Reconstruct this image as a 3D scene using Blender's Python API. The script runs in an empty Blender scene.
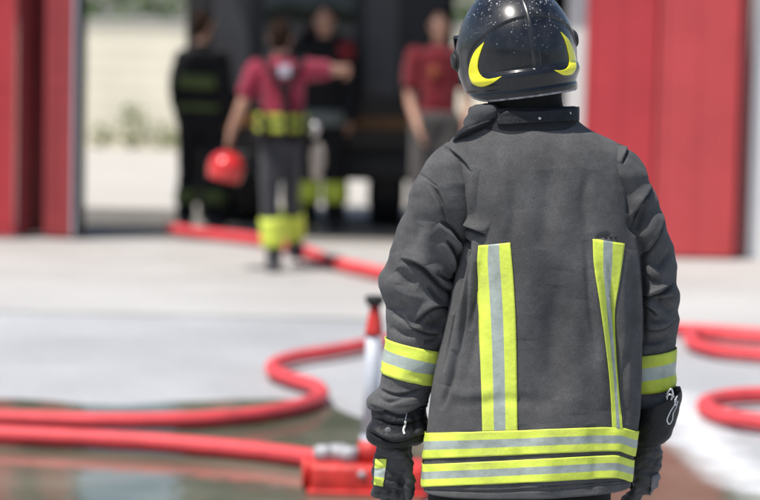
import bpy, bmesh, math, random
import numpy as np
from mathutils import Vector, Matrix, noise
from mathutils.bvhtree import BVHTree
random.seed(7); np.random.seed(7)
S = bpy.context.scene
C = S.collection
RAD = math.radians

# ------------------------------------------------------------------ camera model
FPX = 760 * 120.0 / 36.0
CAMZ = 1.81
PITCH = math.atan(232.4 / FPX); ROLL = RAD(1.3)
cf = np.array([0, math.cos(PITCH), -math.sin(PITCH)])
r0 = np.array([1.0, 0, 0]); u0 = np.array([0, math.sin(PITCH), math.cos(PITCH)])
cr = r0 * math.cos(ROLL) + u0 * math.sin(ROLL)
cu = -r0 * math.sin(ROLL) + u0 * math.cos(ROLL)
CAM = np.array([0, 0, CAMZ])
def ray(px, py): return cf + cr * ((px - 380) / FPX) + cu * ((250 - py) / FPX)
def at(px, py, Y):
    d = ray(px, py); return CAM + d * (Y / d[1])
def gnd(px, py, z=0.0):
    d = ray(px, py); return CAM + d * ((z - CAMZ) / d[2])
def proj(P):
    Q = np.asarray(P) - CAM
    w = Q @ cf
    return 380 + FPX * (Q @ cr) / w, 250 - FPX * (Q @ cu) / w

# ------------------------------------------------------------------ materials
def new_mat(name):
    m = bpy.data.materials.new(name); m.use_nodes = True
    nt = m.node_tree; b = nt.nodes['Principled BSDF']
    return m, nt, b
def nd(nt, typ, **kw):
    n = nt.nodes.new(typ)
    for k, v in kw.items():
        if k.startswith('i_'):
            n.inputs[k[2:].replace('_', ' ')].default_value = v
        else: setattr(n, k, v)
    return n
def mat(name, col, rough=0.6, var=0.12, nscale=6.0, bump=0.0, bscale=40.0, metal=0.0, coat=0.0, spec=0.5, col2=None, detail=6.0, sheen=0.0, bdist=0.01):
    m, nt, b = new_mat(name)
    L = nt.links
    tc = nd(nt, 'ShaderNodeTexCoord')
    no = nd(nt, 'ShaderNodeTexNoise', i_Scale=nscale, i_Detail=detail, i_Roughness=0.6)
    L.new(tc.outputs['Object'], no.inputs['Vector'])
    rp = nd(nt, 'ShaderNodeValToRGB')
    c = np.array(col); c2 = np.array(col2) if col2 is not None else None
    lo = np.clip(c * (1 - var), 0, 1) if c2 is None else c
    hi = np.clip(c * (1 + var), 0, 1) if c2 is None else c2
    rp.color_ramp.elements[0].position = 0.3; rp.color_ramp.elements[1].position = 0.7
    rp.color_ramp.elements[0].color = (*lo, 1); rp.color_ramp.elements[1].color = (*hi, 1)
    L.new(no.outputs['Fac'], rp.inputs['Fac']); L.new(rp.outputs['Color'], b.inputs['Base Color'])
    b.inputs['Roughness'].default_value = rough; b.inputs['Metallic'].default_value = metal
    b.inputs['Coat Weight'].default_value = coat; b.inputs['Specular IOR Level'].default_value = spec
    b.inputs['Sheen Weight'].default_value = sheen
    if bump > 0:
        n2 = nd(nt, 'ShaderNodeTexNoise', i_Scale=bscale, i_Detail=5.0)
        L.new(tc.outputs['Object'], n2.inputs['Vector'])
        bp = nd(nt, 'ShaderNodeBump', i_Strength=bump, i_Distance=bdist)
        L.new(n2.outputs['Fac'], bp.inputs['Height']); L.new(bp.outputs['Normal'], b.inputs['Normal'])
    return m

def fabric(name, col, heather=0.35, big=0.18, sheen=0.25, weave=1.0, tint=None):
    """woven cloth: heathered yarn, faint soiling patches, twill bump"""
    m, nt, b = new_mat(name); L = nt.links
    tc = nd(nt, 'ShaderNodeTexCoord')
    fine = nd(nt, 'ShaderNodeTexNoise', i_Scale=420.0, i_Detail=2.0)
    patch = nd(nt, 'ShaderNodeTexNoise', i_Scale=9.0, i_Detail=7.0, i_Roughness=0.62)
    mid = nd(nt, 'ShaderNodeTexNoise', i_Scale=60.0, i_Detail=4.0)
    for n in (fine, patch, mid): L.new(tc.outputs['Object'], n.inputs['Vector'])
    def mr(n, a, c):
        x = nd(nt, 'ShaderNodeMapRange'); x.inputs['From Min'].default_value = 0.3; x.inputs['From Max'].default_value = 0.7
        x.inputs['To Min'].default_value = a; x.inputs['To Max'].default_value = c
        L.new(n.outputs['Fac'], x.inputs['Value']); return x
    a1 = mr(fine, 1 - heather, 1 + heather); a2 = mr(patch, 1 - big, 1 + big); a3 = mr(mid, .93, 1.07)
    m1 = nd(nt, 'ShaderNodeMath', operation='MULTIPLY'); L.new(a1.outputs[0], m1.inputs[0]); L.new(a2.outputs[0], m1.inputs[1])
    m2 = nd(nt, 'ShaderNodeMath', operation='MULTIPLY'); L.new(m1.outputs[0], m2.inputs[0]); L.new(a3.outputs[0], m2.inputs[1])
    vm = nd(nt, 'ShaderNodeVectorMath', operation='SCALE'); vm.inputs[0].default_value = col
    L.new(m2.outputs[0], vm.inputs['Scale']); L.new(vm.outputs[0], b.inputs['Base Color'])
    b.inputs['Roughness'].default_value = 0.88; b.inputs['Specular IOR Level'].default_value = 0.25
    b.inputs['Sheen Weight'].default_value = sheen; b.inputs['Sheen Roughness'].default_value = 0.5
    wv = nd(nt, 'ShaderNodeTexWave', i_Scale=260.0, i_Distortion=1.5); wv.bands_direction = 'DIAGONAL'
    L.new(tc.outputs['Object'], wv.inputs['Vector'])
    b1 = nd(nt, 'ShaderNodeBump', i_Strength=0.25 * weave, i_Distance=0.001); L.new(wv.outputs['Fac'], b1.inputs['Height'])
    b2 = nd(nt, 'ShaderNodeBump', i_Strength=0.16 * weave, i_Distance=0.003); L.new(mid.outputs['Fac'], b2.inputs['Height'])
    wr = nd(nt, 'ShaderNodeTexNoise', i_Scale=22.0, i_Detail=5.0, i_Roughness=0.55); L.new(tc.outputs['Object'], wr.inputs['Vector'])
    b3 = nd(nt, 'ShaderNodeBump', i_Strength=0.16 * weave, i_Distance=0.012); L.new(wr.outputs['Fac'], b3.inputs['Height'])
    L.new(b1.outputs['Normal'], b2.inputs['Normal']); L.new(b2.outputs['Normal'], b3.inputs['Normal']); L.new(b3.outputs['Normal'], b.inputs['Normal'])
    return m

M = {}
M['nomex'] = fabric('charcoal_aramid', (0.083, 0.082, 0.0825), heather=.24, big=.28, sheen=.03)
M['flap_cloth'] = fabric('dark_grey_flap_cloth', (0.055, 0.056, 0.06), heather=.2, sheen=.05)
M['nomex_dark'] = fabric('dark_aramid', (0.022, 0.0225, 0.025), heather=.25, sheen=.05)
def smudge(m, k=.45, sc=11.0):
    nt = m.node_tree; L = nt.links; b = nt.nodes['Principled BSDF']; src = b.inputs['Base Color'].links[0].from_socket
    tc = nd(nt, 'ShaderNodeTexCoord'); n = nd(nt, 'ShaderNodeTexNoise', i_Scale=sc, i_Detail=9.0, i_Roughness=.7); L.new(tc.outputs['Object'], n.inputs['Vector'])
    r = nd(nt, 'ShaderNodeMapRange'); r.inputs['From Min'].default_value = .50; r.inputs['From Max'].default_value = .72; r.inputs['To Max'].default_value = k; L.new(n.outputs['Fac'], r.inputs['Value'])
    x = nd(nt, 'ShaderNodeMix', data_type='RGBA'); L.new(r.outputs[0], x.inputs['Factor']); L.new(src, x.inputs['A']); x.inputs['B'].default_value = (.12, .12, .10, 1)
    L.new(x.outputs['Result'], b.inputs['Base Color'])
M['black_cloth'] = fabric('black_cloth', (0.008, 0.008, 0.009), heather=.2, sheen=.03)
M['thread'] = mat('dark_thread', (0.02, 0.02, 0.022), .9)
M['lime'] = mat('lime_tape', (0.68, 0.79, 0.085), .6, var=.13, nscale=22, bump=.55, bscale=90, bdist=.002)
M['silver'] = mat('grey_retroreflective_tape', (0.37, 0.42, 0.375), .45, var=.16, nscale=30, bump=.5, bscale=90, metal=.12, bdist=.002)
M['lime_dim'] = mat('soiled_shaded_lime_tape', (0.48, 0.58, 0.05), .6, var=.12, nscale=30, bump=.3, bscale=200, bdist=.002)  # lime base dimmed to paint in the shade on the right sleeve
for q in ('lime', 'silver', 'lime_dim'): smudge(M[q])
M['leather'] = mat('black_leather', (0.012, 0.0125, 0.015), .58, var=.4, nscale=25, bump=.6, bscale=120, bdist=.004, spec=.3)
M['glove'] = mat('worn_glove_leather', (0.030, 0.030, 0.033), .62, var=.55, nscale=30, bump=.7, bscale=110, bdist=.004)
M['glove_patch'] = mat('grey_knuckle_patch', (0.14, 0.14, 0.15), .7, var=.3, nscale=60, bump=.5, bscale=200, bdist=.002)
M['white_cord'] = mat('white_cord', (0.75, 0.75, 0.74), .5)
M['steel'] = mat('steel', (0.6, 0.6, 0.6), .3, metal=1.0)
M['clip_metal'] = mat('bright_clip_metal', (.55, .55, .56), .35, metal=.6)
M['rubber'] = mat('black_rubber', (0.012, 0.012, 0.012), .6, bump=.2)
M['skin'] = mat('skin', (0.46, 0.25, 0.17), .5, var=.1, nscale=12)
M['hair'] = mat('dark_brown_hair', (0.022, 0.012, 0.008), .9, var=.4, nscale=90, bump=.3, bscale=200, spec=.08)
M['maroon'] = fabric('maroon_cotton', (0.27, 0.02, 0.048), heather=.1, weave=1.5)
M['maroon_dark'] = fabric('dark_maroon_cotton', (0.15, 0.008, 0.014), heather=.1, weave=1.5)
M['trouser'] = fabric('charcoal_trouser', (0.035, 0.036, 0.042), weave=1.5)
M['grey_trouser'] = fabric('grey_trouser', (0.065, 0.06, 0.056), weave=1.5)
M['boot'] = mat('black_boot_leather', (0.02, 0.02, 0.024), .45, bump=.3, bscale=60)
M['orange'] = mat('orange_print', (0.26, 0.07, 0.02), .8)
M['beige_glove'] = mat('tan_work_glove', (0.34, 0.29, 0.24), .8, bump=.4)
M['label'] = mat('pale_cloth_label', (0.42, 0.44, 0.5), .7)
M['eye'] = mat('dark_eye', (0.03, 0.02, 0.015), .2)
M['red_helmet'] = mat('red_gloss_plastic', (0.62, 0.02, 0.02), .22, coat=.6)
M['hose'] = mat('red_woven_hose', (0.66, 0.058, 0.068), .62, var=.16, nscale=9, bump=.5, bscale=220, bdist=.002)
M['hose_wet'] = M['hose']
M['red_cast'] = mat('red_cast_paint', (0.60, 0.035, 0.028), .5, var=.3, nscale=9, bump=.35, bscale=45, coat=.1)
M['galv'] = mat('grey_galvanised_metal', (0.50, 0.52, 0.57), .5, metal=.05, var=.12, nscale=20, bump=.1)
M['alu'] = mat('cast_aluminium', (0.42, 0.42, 0.43), .6, metal=.25, bump=.3)
M['door_red'] = mat('sun_faded_red_paint', (0.45, 0.036, 0.044), .5, var=.10, nscale=2.2, bump=.05)
M['door_red_pale'] = mat('chalky_red_paint', (0.53, 0.062, 0.066), .52, var=.10, nscale=2.2, bump=.05)
M['door_dark'] = mat('deep_shaded_red_paint', (0.26, 0.03, 0.036), .5, var=.12, nscale=3)  # darker red carries the shade of the inward-turned door leaf
M['door_shaded'] = mat('shaded_red_paint', (0.30, 0.036, 0.04), .55, var=.12, nscale=2.5)  # half shade on the left door put into a darker red
M['white_wall'] = mat('white_plaster', (0.86, 0.85, 0.82), .8, var=.04, nscale=1.5, bump=.3, bscale=60)
M['cream_wall'] = mat('cream_boundary_wall', (0.84, 0.79, 0.64), .85, var=.08, nscale=.9, bump=.3, bscale=40)
M['inner_wall'] = mat('shade_toned_interior_paint', (0.035, 0.034, 0.034), .9, var=.3, nscale=1.2)  # very dark base stands in for the dimness inside the bay
M['roof'] = mat('dark_roof_sheet', (0.08, 0.08, 0.085), .7)
M['truck'] = mat('shade_dark_truck_paint', (0.010, 0.009, 0.010), .45, var=.3, nscale=3)  # near-black base carries the shade the truck stands in
M['shutter'] = mat('dull_grey_shutter', (0.07, 0.07, 0.076), .5, metal=.1)
M['truck_stripe'] = mat('orange_yellow_stripe', (0.16, 0.07, 0.012), .5)
M['glass'] = mat('dark_glass', (0.01, 0.012, 0.014), .08, spec=.6)
M['lamp_red'] = mat('red_lamp_lens', (0.25, 0.01, 0.01), .2, coat=.5)
M['bark'] = mat('bark', (0.12, 0.08, 0.05), .9)

def helmet_mat():
    m, nt, b = new_mat('scuffed_black_helmet_shell'); L = nt.links
    tc = nd(nt, 'ShaderNodeTexCoord')
    vo = nd(nt, 'ShaderNodeTexVoronoi', i_Scale=62.0)
    wob = nd(nt, 'ShaderNodeTexNoise', i_Scale=170.0, i_Detail=3.0); L.new(tc.outputs['Object'], wob.inputs['Vector'])
    wsc = nd(nt, 'ShaderNodeVectorMath', operation='SCALE'); wsc.inputs['Scale'].default_value = .007; L.new(wob.outputs['Color'], wsc.inputs[0])
    wad = nd(nt, 'ShaderNodeVectorMath', operation='ADD'); L.new(tc.outputs['Object'], wad.inputs[0]); L.new(wsc.outputs[0], wad.inputs[1])
    L.new(wad.outputs[0], vo.inputs['Vector'])
    wn = nd(nt, 'ShaderNodeTexNoise', i_Scale=22.0, i_Detail=4.0); L.new(tc.outputs['Object'], wn.inputs['Vector'])
    # chip size varies from cell to cell
    sep = nd(nt, 'ShaderNodeSeparateColor'); L.new(vo.outputs['Color'], sep.inputs['Color'])
    pw = nd(nt, 'ShaderNodeMath', operation='POWER'); L.new(sep.outputs[0], pw.inputs[0]); pw.inputs[1].default_value = 5.0
    mz = nd(nt, 'ShaderNodeMath', operation='MULTIPLY'); L.new(pw.outputs[0], mz.inputs[0]); mz.inputs[1].default_value = .17
    # denser towards the crown, where soot and foam dried
    sx = nd(nt, 'ShaderNodeSeparateXYZ'); L.new(tc.outputs['Object'], sx.inputs[0])
    up = nd(nt, 'ShaderNodeMapRange'); up.inputs['From Min'].default_value = -.03; up.inputs['From Max'].default_value = .13
    up.inputs['To Min'].default_value = .25; up.inputs['To Max'].default_value = 1.25
    L.new(sx.outputs['Z'], up.inputs['Value'])
    mz2 = nd(nt, 'ShaderNodeMath', operation='MULTIPLY'); L.new(mz.outputs[0], mz2.inputs[0]); L.new(up.outputs[0], mz2.inputs[1])
    lt = nd(nt, 'ShaderNodeMath', operation='LESS_THAN'); L.new(vo.outputs['Distance'], lt.inputs[0]); L.new(mz2.outputs[0], lt.inputs[1])
    v2 = nd(nt, 'ShaderNodeTexVoronoi', i_Scale=210.0); L.new(wad.outputs[0], v2.inputs['Vector'])
    s2 = nd(nt, 'ShaderNodeSeparateColor'); L.new(v2.outputs['Color'], s2.inputs['Color'])
    p2 = nd(nt, 'ShaderNodeMath', operation='POWER'); L.new(s2.outputs[0], p2.inputs[0]); p2.inputs[1].default_value = 4.0
    q2 = nd(nt, 'ShaderNodeMath', operation='MULTIPLY'); L.new(p2.outputs[0], q2.inputs[0]); L.new(up.outputs[0], q2.inputs[1])
    q3 = nd(nt, 'ShaderNodeMath', operation='MULTIPLY'); L.new(q2.outputs[0], q3.inputs[0]); q3.inputs[1].default_value = .34
    l2 = nd(nt, 'ShaderNodeMath', operation='LESS_THAN'); L.new(v2.outputs['Distance'], l2.inputs[0]); L.new(q3.outputs[0], l2.inputs[1])
    mx0 = nd(nt, 'ShaderNodeMath', operation='MAXIMUM'); L.new(lt.outputs[0], mx0.inputs[0]); L.new(l2.outputs[0], mx0.inputs[1])
    mx = nd(nt, 'ShaderNodeMix', data_type='RGBA'); L.new(mx0.outputs[0], mx.inputs['Factor'])
    dn = nd(nt, 'ShaderNodeTexNoise', i_Scale=14.0, i_Detail=8.0, i_Roughness=.7); L.new(tc.outputs['Object'], dn.inputs['Vector'])
    dr = nd(nt, 'ShaderNodeMapRange'); dr.inputs['From Min'].default_value = .45; dr.inputs['From Max'].default_value = .75; dr.inputs['To Max'].default_value = .10; L.new(dn.outputs['Fac'], dr.inputs['Value'])
    du = nd(nt, 'ShaderNodeMath', operation='MULTIPLY'); L.new(dr.outputs[0], du.inputs[0]); L.new(up.outputs[0], du.inputs[1])
    dm = nd(nt, 'ShaderNodeMix', data_type='RGBA'); L.new(du.outputs[0], dm.inputs['Factor']); dm.inputs['A'].default_value = (.005, .006, .009, 1); dm.inputs['B'].default_value = (.42, .42, .42, 1)
    L.new(dm.outputs['Result'], mx.inputs['A']); mx.inputs['B'].default_value = (.42, .42, .42, 1)
    L.new(mx.outputs['Result'], b.inputs['Base Color'])
    rr = nd(nt, 'ShaderNodeMapRange'); rr.inputs['To Min'].default_value = .16; rr.inputs['To Max'].default_value = .40
    L.new(wn.outputs['Fac'], rr.inputs['Value']); L.new(rr.outputs[0], b.inputs['Roughness'])
    b.inputs['Coat Weight'].default_value = .22; b.inputs['Coat Roughness'].default_value = .08; b.inputs['Specular IOR Level'].default_value = .42
    bp = nd(nt, 'ShaderNodeBump', i_Strength=.06, i_Distance=.003); L.new(wn.outputs['Fac'], bp.inputs['Height']); L.new(bp.outputs['Normal'], b.inputs['Normal'])
    return m
M['helmet'] = helmet_mat()
M['helmet_yellow'] = mat('yellow_flash_sticker', (0.86, 0.80, 0.015), .35, var=.05, nscale=30, coat=.3)
M['helmet_rim'] = mat('worn_rim_edge', (0.22, 0.22, 0.23), .5, var=.8, nscale=60)

def ground_mat(name, c1, c2, sc=1.2, speck=.25, rough=.85, bump=.4):
    m, nt, b = new_mat(name); L = nt.links
    tc = nd(nt, 'ShaderNodeTexCoord')
    a = nd(nt, 'ShaderNodeTexNoise', i_Scale=sc, i_Detail=8.0, i_Roughness=.65); f = nd(nt, 'ShaderNodeTexNoise', i_Scale=120.0, i_Detail=3.0)
    st = nd(nt, 'ShaderNodeTexNoise', i_Scale=.35, i_Detail=3.0, i_Distortion=1.0)
    for n in (a, f, st): L.new(tc.outputs['Object'], n.inputs['Vector'])
    rp = nd(nt, 'ShaderNodeValToRGB'); rp.color_ramp.elements[0].position = .35; rp.color_ramp.elements[1].position = .65
    rp.color_ramp.elements[0].color = (*c1, 1); rp.color_ramp.elements[1].color = (*c2, 1)
    ad = nd(nt, 'ShaderNodeMath', operation='ADD'); L.new(a.outputs['Fac'], ad.inputs[0]); L.new(st.outputs['Fac'], ad.inputs[1])
    hv = nd(nt, 'ShaderNodeMath', operation='MULTIPLY'); hv.inputs[1].default_value = .5; L.new(ad.outputs[0], hv.inputs[0])
    L.new(hv.outputs[0], rp.inputs['Fac'])
    mr = nd(nt, 'ShaderNodeMapRange'); mr.inputs['From Min'].default_value = .3; mr.inputs['From Max'].default_value = .7
    mr.inputs['To Min'].default_value = 1 - speck; mr.inputs['To Max'].default_value = 1 + speck; L.new(f.outputs['Fac'], mr.inputs['Value'])
    vm = nd(nt, 'ShaderNodeVectorMath', operation='SCALE'); L.new(rp.outputs['Color'], vm.inputs[0]); L.new(mr.outputs[0], vm.inputs['Scale'])
    L.new(vm.outputs[0], b.inputs['Base Color']); b.inputs['Roughness'].default_value = rough
    bp = nd(nt, 'ShaderNodeBump', i_Strength=bump, i_Distance=.004); L.new(f.outputs['Fac'], bp.inputs['Height']); L.new(bp.outputs['Normal'], b.inputs['Normal'])
    return m
M['asphalt'] = ground_mat('pale_worn_asphalt', (.31, .315, .32), (.42, .425, .43))
M['apron'] = ground_mat('beige_concrete', (.34, .32, .30), (.47, .45, .425))
M['strip'] = ground_mat('pale_concrete_strip', (.39, .38, .36), (.47, .46, .44))
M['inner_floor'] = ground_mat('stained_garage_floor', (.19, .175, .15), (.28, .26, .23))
M['passage'] = ground_mat('grey_brown_passage_floor', (.115, .105, .09), (.17, .155, .135))  # grey-brown, darker than the garage floor around it
M['yard'] = ground_mat('bright_yard_concrete', (.44, .41, .365), (.50, .47, .42))
def wet_mat():
    m, nt, b = new_mat('wet_ground_water'); L = nt.links
    tc = nd(nt, 'ShaderNodeTexCoord')
    a = nd(nt, 'ShaderNodeTexNoise', i_Scale=1.6, i_Detail=6.0); L.new(tc.outputs['Object'], a.inputs['Vector'])
    rp = nd(nt, 'ShaderNodeValToRGB'); rp.color_ramp.elements[0].color = (.085, .10, .068, 1); rp.color_ramp.elements[1].color = (.18, .18, .135, 1)
    rp.color_ramp.elements[0].position = .35; rp.color_ramp.elements[1].position = .65
    L.new(a.outputs['Fac'], rp.inputs['Fac']); L.new(rp.outputs['Color'], b.inputs['Base Color'])
    b.inputs['Roughness'].default_value = .09; b.inputs['IOR'].default_value = 1.36; b.inputs['Specular IOR Level'].default_value = .6
    w = nd(nt, 'ShaderNodeTexNoise', i_Scale=5.0, i_Detail=2.0); L.new(tc.outputs['Object'], w.inputs['Vector'])
    bp = nd(nt, 'ShaderNodeBump', i_Strength=.3, i_Distance=.012); L.new(w.outputs['Fac'], bp.inputs['Height']); L.new(bp.outputs['Normal'], b.inputs['Normal'])
    return m
M['wet'] = wet_mat()
def leaf_mat(name, c1, c2):
    m, nt, b = new_mat(name); L = nt.links
    oi = nd(nt, 'ShaderNodeTexCoord'); n = nd(nt, 'ShaderNodeTexNoise', i_Scale=4.0, i_Detail=4.0); L.new(oi.outputs['Object'], n.inputs['Vector'])
    rp = nd(nt, 'ShaderNodeValToRGB'); rp.color_ramp.elements[0].color = (*c1, 1); rp.color_ramp.elements[1].color = (*c2, 1)
    rp.color_ramp.elements[0].position = .3; rp.color_ramp.elements[1].position = .7
    L.new(n.outputs['Fac'], rp.inputs['Fac']); L.new(rp.outputs['Color'], b.inputs['Base Color']); b.inputs['Roughness'].default_value = .55
    b.inputs['Transmission Weight'].default_value = 0.0
    return m
M['leaf'] = leaf_mat('hedge_leaf', (.05, .10, .02), (.13, .22, .04))
M['weed'] = leaf_mat('weed_leaf', (.13, .16, .05), (.24, .27, .09))

# ------------------------------------------------------------------ object helpers
ORG = np.zeros(3)
def link(name, me, parent=None):
    o = bpy.data.objects.new(name, me); C.objects.link(o)
    if parent is not None: o.parent = parent
    return o
def build(name, V, F, mats, parent=None, smooth=True, fmat=None, root=False):
    """one mesh object; vertices are stored relative to ORG, the base of its thing"""
    V = np.asarray(V, dtype=float) - ORG
    me = bpy.data.meshes.new(name)
    me.from_pydata([tuple(v) for v in V], [], [tuple(int(i) for i in f) for f in F])
    if not isinstance(mats, (list, tuple)): mats = [mats]
    for m in mats: me.materials.append(m)
    if fmat is not None: me.polygons.foreach_set('material_index', np.asarray(fmat, dtype=np.int32))
    me.polygons.foreach_set('use_smooth', [smooth] * len(me.polygons)); me.update()
    o = link(name, me, parent)
    if parent is None: o.location = ORG
    return o
def thing(name, label, cat, loc, group=None):
    global ORG
    ORG = np.array(loc, dtype=float)
    o = bpy.data.objects.new(name, None); C.objects.link(o); o.location = ORG; o.empty_display_size = .2
    return tag(o, label, cat, group)
def tag(o, label, cat, group=None):
    o['label'] = label; o['category'] = cat
    if group: o['group'] = group
    return o
def struct(o): o['kind'] = 'structure'; return o
class MB:
    def __init__(s): s.V = []; s.F = []; s.mi = []; s.n = 0
    def add(s, V, F, mi=0):
        V = np.asarray(V, dtype=float)
        s.V.append(V); s.F += [tuple(i + s.n for i in f) for f in F]; s.mi += [mi] * len(F); s.n += len(V); return s
    def box(s, lo, hi, mi=0, bev=0.0, rz=0.0):
        lo = np.array(lo, float); hi = np.array(hi, float)
        bm = bmesh.new(); bmesh.ops.create_cube(bm, size=1.0)
        for v in bm.verts: v.co = Vector([v.co[k] * (hi[k] - lo[k]) for k in range(3)])
        if bev > 0: bmesh.ops.bevel(bm, geom=list(bm.edges), offset=bev, segments=2, affect='EDGES', profile=.6)
        c = (lo + hi) / 2; R = Matrix.Rotation(rz, 3, 'Z')
        bm.verts.index_update()
        V = [np.array(R @ v.co) + c for v in bm.verts]; F = [[v.index for v in f.verts] for f in bm.faces]
        bm.free(); return s.add(V, F, mi)
    def tube(s, P, r, n=14, mi=0, cap=True):
        V, F = tube(P, r, n, cap); return s.add(V, F, mi)
    def build(s, name, mats, parent=None, smooth=True):
        return build(name, np.vstack(s.V), s.F, mats, parent, smooth, s.mi)
def spline(P, n):
    """Catmull-Rom through rows of P, n samples evenly spread over chord length"""
    P = np.asarray(P, float); K = len(P)
    d = np.r_[0, np.cumsum(np.maximum(np.linalg.norm(np.diff(P[:, :4] if P.shape[1] > 4 else P, axis=0), axis=1), 1e-6))]
    T = np.gradient(P, d, axis=0) if K > 2 else np.repeat((P[1:] - P[:1]) / d[-1], 2, axis=0)
    x = np.linspace(0, d[-1], n); i = np.clip(np.searchsorted(d, x, side='right') - 1, 0, K - 2)
    h = (d[i + 1] - d[i])[:, None]; t = ((x - d[i])[:, None]) / h
    h00 = 2 * t**3 - 3 * t**2 + 1; h10 = t**3 - 2 * t**2 + t; h01 = -2 * t**3 + 3 * t**2; h11 = t**3 - t**2
    return h00 * P[i] + h10 * h * T[i] + h01 * P[i + 1] + h11 * h * T[i + 1]
def tube(P, r, n=14, cap=True):
    P = np.asarray(P, float); K = len(P); r = np.broadcast_to(np.asarray(r, float), (K,))
    T = np.gradient(P, axis=0); T /= np.linalg.norm(T, axis=1)[:, None] + 1e-12
    ref = np.array([0, 0, 1.0]) if abs(T[0][2]) < .8 else np.array([0, 1.0, 0])
    V = []; a = np.linspace(0, 2 * math.pi, n, endpoint=False)
    N = np.cross(T[0], ref); N /= np.linalg.norm(N)
    for k in range(K):
        N = N - T[k] * (N @ T[k]); N /= np.linalg.norm(N); B = np.cross(T[k], N)
        V.append(P[k] + r[k] * (np.cos(a)[:, None] * N + np.sin(a)[:, None] * B))
    V = np.vstack(V); F = []
    for k in range(K - 1):
        for j in range(n):
            F.append((k * n + j, k * n + (j + 1) % n, (k + 1) * n + (j + 1) % n, (k + 1) * n + j))
    if cap: F.append(tuple(range(n - 1, -1, -1))); F.append(tuple((K - 1) * n + j for j in range(n)))
    return V, F
def gridfaces(nr, nc, wrap=True):
    i = np.arange(nr - 1)[:, None]; j = np.arange(nc if wrap else nc - 1)[None, :]
    j2 = (j + 1) % nc
    return np.stack([i * nc + j, i * nc + j2, (i + 1) * nc + j2, (i + 1) * nc + j], -1).reshape(-1, 4)
def loft_px(keys, nr, nc, e=2.4):
    """keys: Lpx,Lpy,Rpx,Rpy,Ycentre,near depth,far depth -> grid (nr,nc,3)"""
    K = np.array(keys, float)
    K = np.array([[k[0], k[1], k[2], k[3], k[4] * 100, k[5] * 100, k[6] * 100] for k in K])
    G = spline(K, nr); t = np.linspace(0, 2 * math.pi, nc, endpoint=False)
    ct = np.sign(np.cos(t)) * np.abs(np.cos(t))**(2 / e); st = np.sign(np.sin(t)) * np.abs(np.sin(t))**(2 / e)
    out = np.zeros((nr, nc, 3))
    for k, g in enumerate(G):
        Y = g[4] / 100; Lp = at(g[0], g[1], Y); Rp = at(g[2], g[3], Y)
        c = (Lp + Rp) / 2; A = (Rp - Lp) / 2
        b = np.where(st < 0, g[5], g[6]) / 100
        out[k] = c + ct[:, None] * A + (st * b)[:, None] * np.array([0, 1.0, 0])
    return out
def gnormals(G):
    du = np.gradient(G, axis=0); ext = np.concatenate([G[:, -1:], G, G[:, :1]], 1)
    dv = (ext[:, 2:] - ext[:, :-2]) / 2
    n = np.cross(dv, du); n /= np.linalg.norm(n, axis=2)[..., None] + 1e-12
    c = G.mean(axis=1, keepdims=True)
    s = np.sign(((G - c) * n).sum(axis=2).sum()); return n * s
def sm_(x, a, b):
    t = np.clip((x - a) / (b - a), 0, 1); return t * t * (3 - 2 * t)
def strokes(G, lst, N=None, w0=0.0, gain=1.55):
    nr, nc, _ = G.shape
    N = gnormals(G) if N is None else N
    V = G.reshape(-1, 3); n = N.reshape(-1, 3)
    px, py = proj(V); tc = CAM - V; tc /= np.linalg.norm(tc, axis=1)[:, None]
    fc = (n * tc).sum(1); fw = np.clip((fc + .15) / .35, 0, 1); fw = fw * fw * (3 - 2 * fw)
    D = np.zeros(len(V))
    for s in lst:
        P = np.array(s[1], float); w = s[2]; amp = s[3]; kind = s[0]
        P = spline(P, max(12, 5 * len(P))) if len(P) > 2 else P
        m = (px > P[:, 0].min() - 5 * w) & (px < P[:, 0].max() + 5 * w) & (py > P[:, 1].min() - 5 * w) & (py < P[:, 1].max() + 5 * w) & (fw > 0)
        idx = np.nonzero(m)[0]
        if not len(idx): continue
        q = np.stack([px[idx], py[idx]], 1); best = np.full(len(idx), 1e9); sg = np.zeros(len(idx)); tt = np.zeros(len(idx))
        nseg = len(P) - 1
        for k in range(nseg):
            a, b = P[k], P[k + 1]; d = b - a; l2 = d @ d + 1e-9
            t = np.clip(((q - a) @ d) / l2, 0, 1); v = q - (a + t[:, None] * d); dist = np.linalg.norm(v, axis=1)
            up = dist < best; best[up] = dist[up]
            sg[up] = np.sign(d[0] * v[:, 1] - d[1] * v[:, 0])[up]; tt[up] = ((k + t) / nseg)[up]
        taper = np.clip(np.sin(np.pi * np.clip(tt, 0, 1)), 0, 1)**.6 if kind[-1] != '_' else 1.0
        x = best / w
        k0 = kind[0]
        if k0 == 'v': p = -np.exp(-x**2)
        elif k0 == 'r': p = np.exp(-x**2)
        elif k0 == 't':       # tuck: ridge on one side, sharp valley on the other
            sx = sg * x; p = np.exp(-((sx - .9) / .9)**2) - 1.15 * np.exp(-((sx + .35) / .5)**2)
        elif k0 == 'f':       # lapped fold: cloth builds up on one side and drops off sharply to the other
            sx = sg * x; p = np.where(sx > 0, np.exp(-(sx / 1.7)**2), 0) * sm_(sx, -.02, .30) - .75 * np.exp(-((sx + .12) / .42)**2)
        elif k0 == 'c': p = -np.maximum(0, 1 - x)**.5 * (x < 1)   # crisp cut
        D[idx] += gain * amp * p * taper * fw[idx]
    return (V + n * D[:, None]).reshape(nr, nc, 3)
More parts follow.
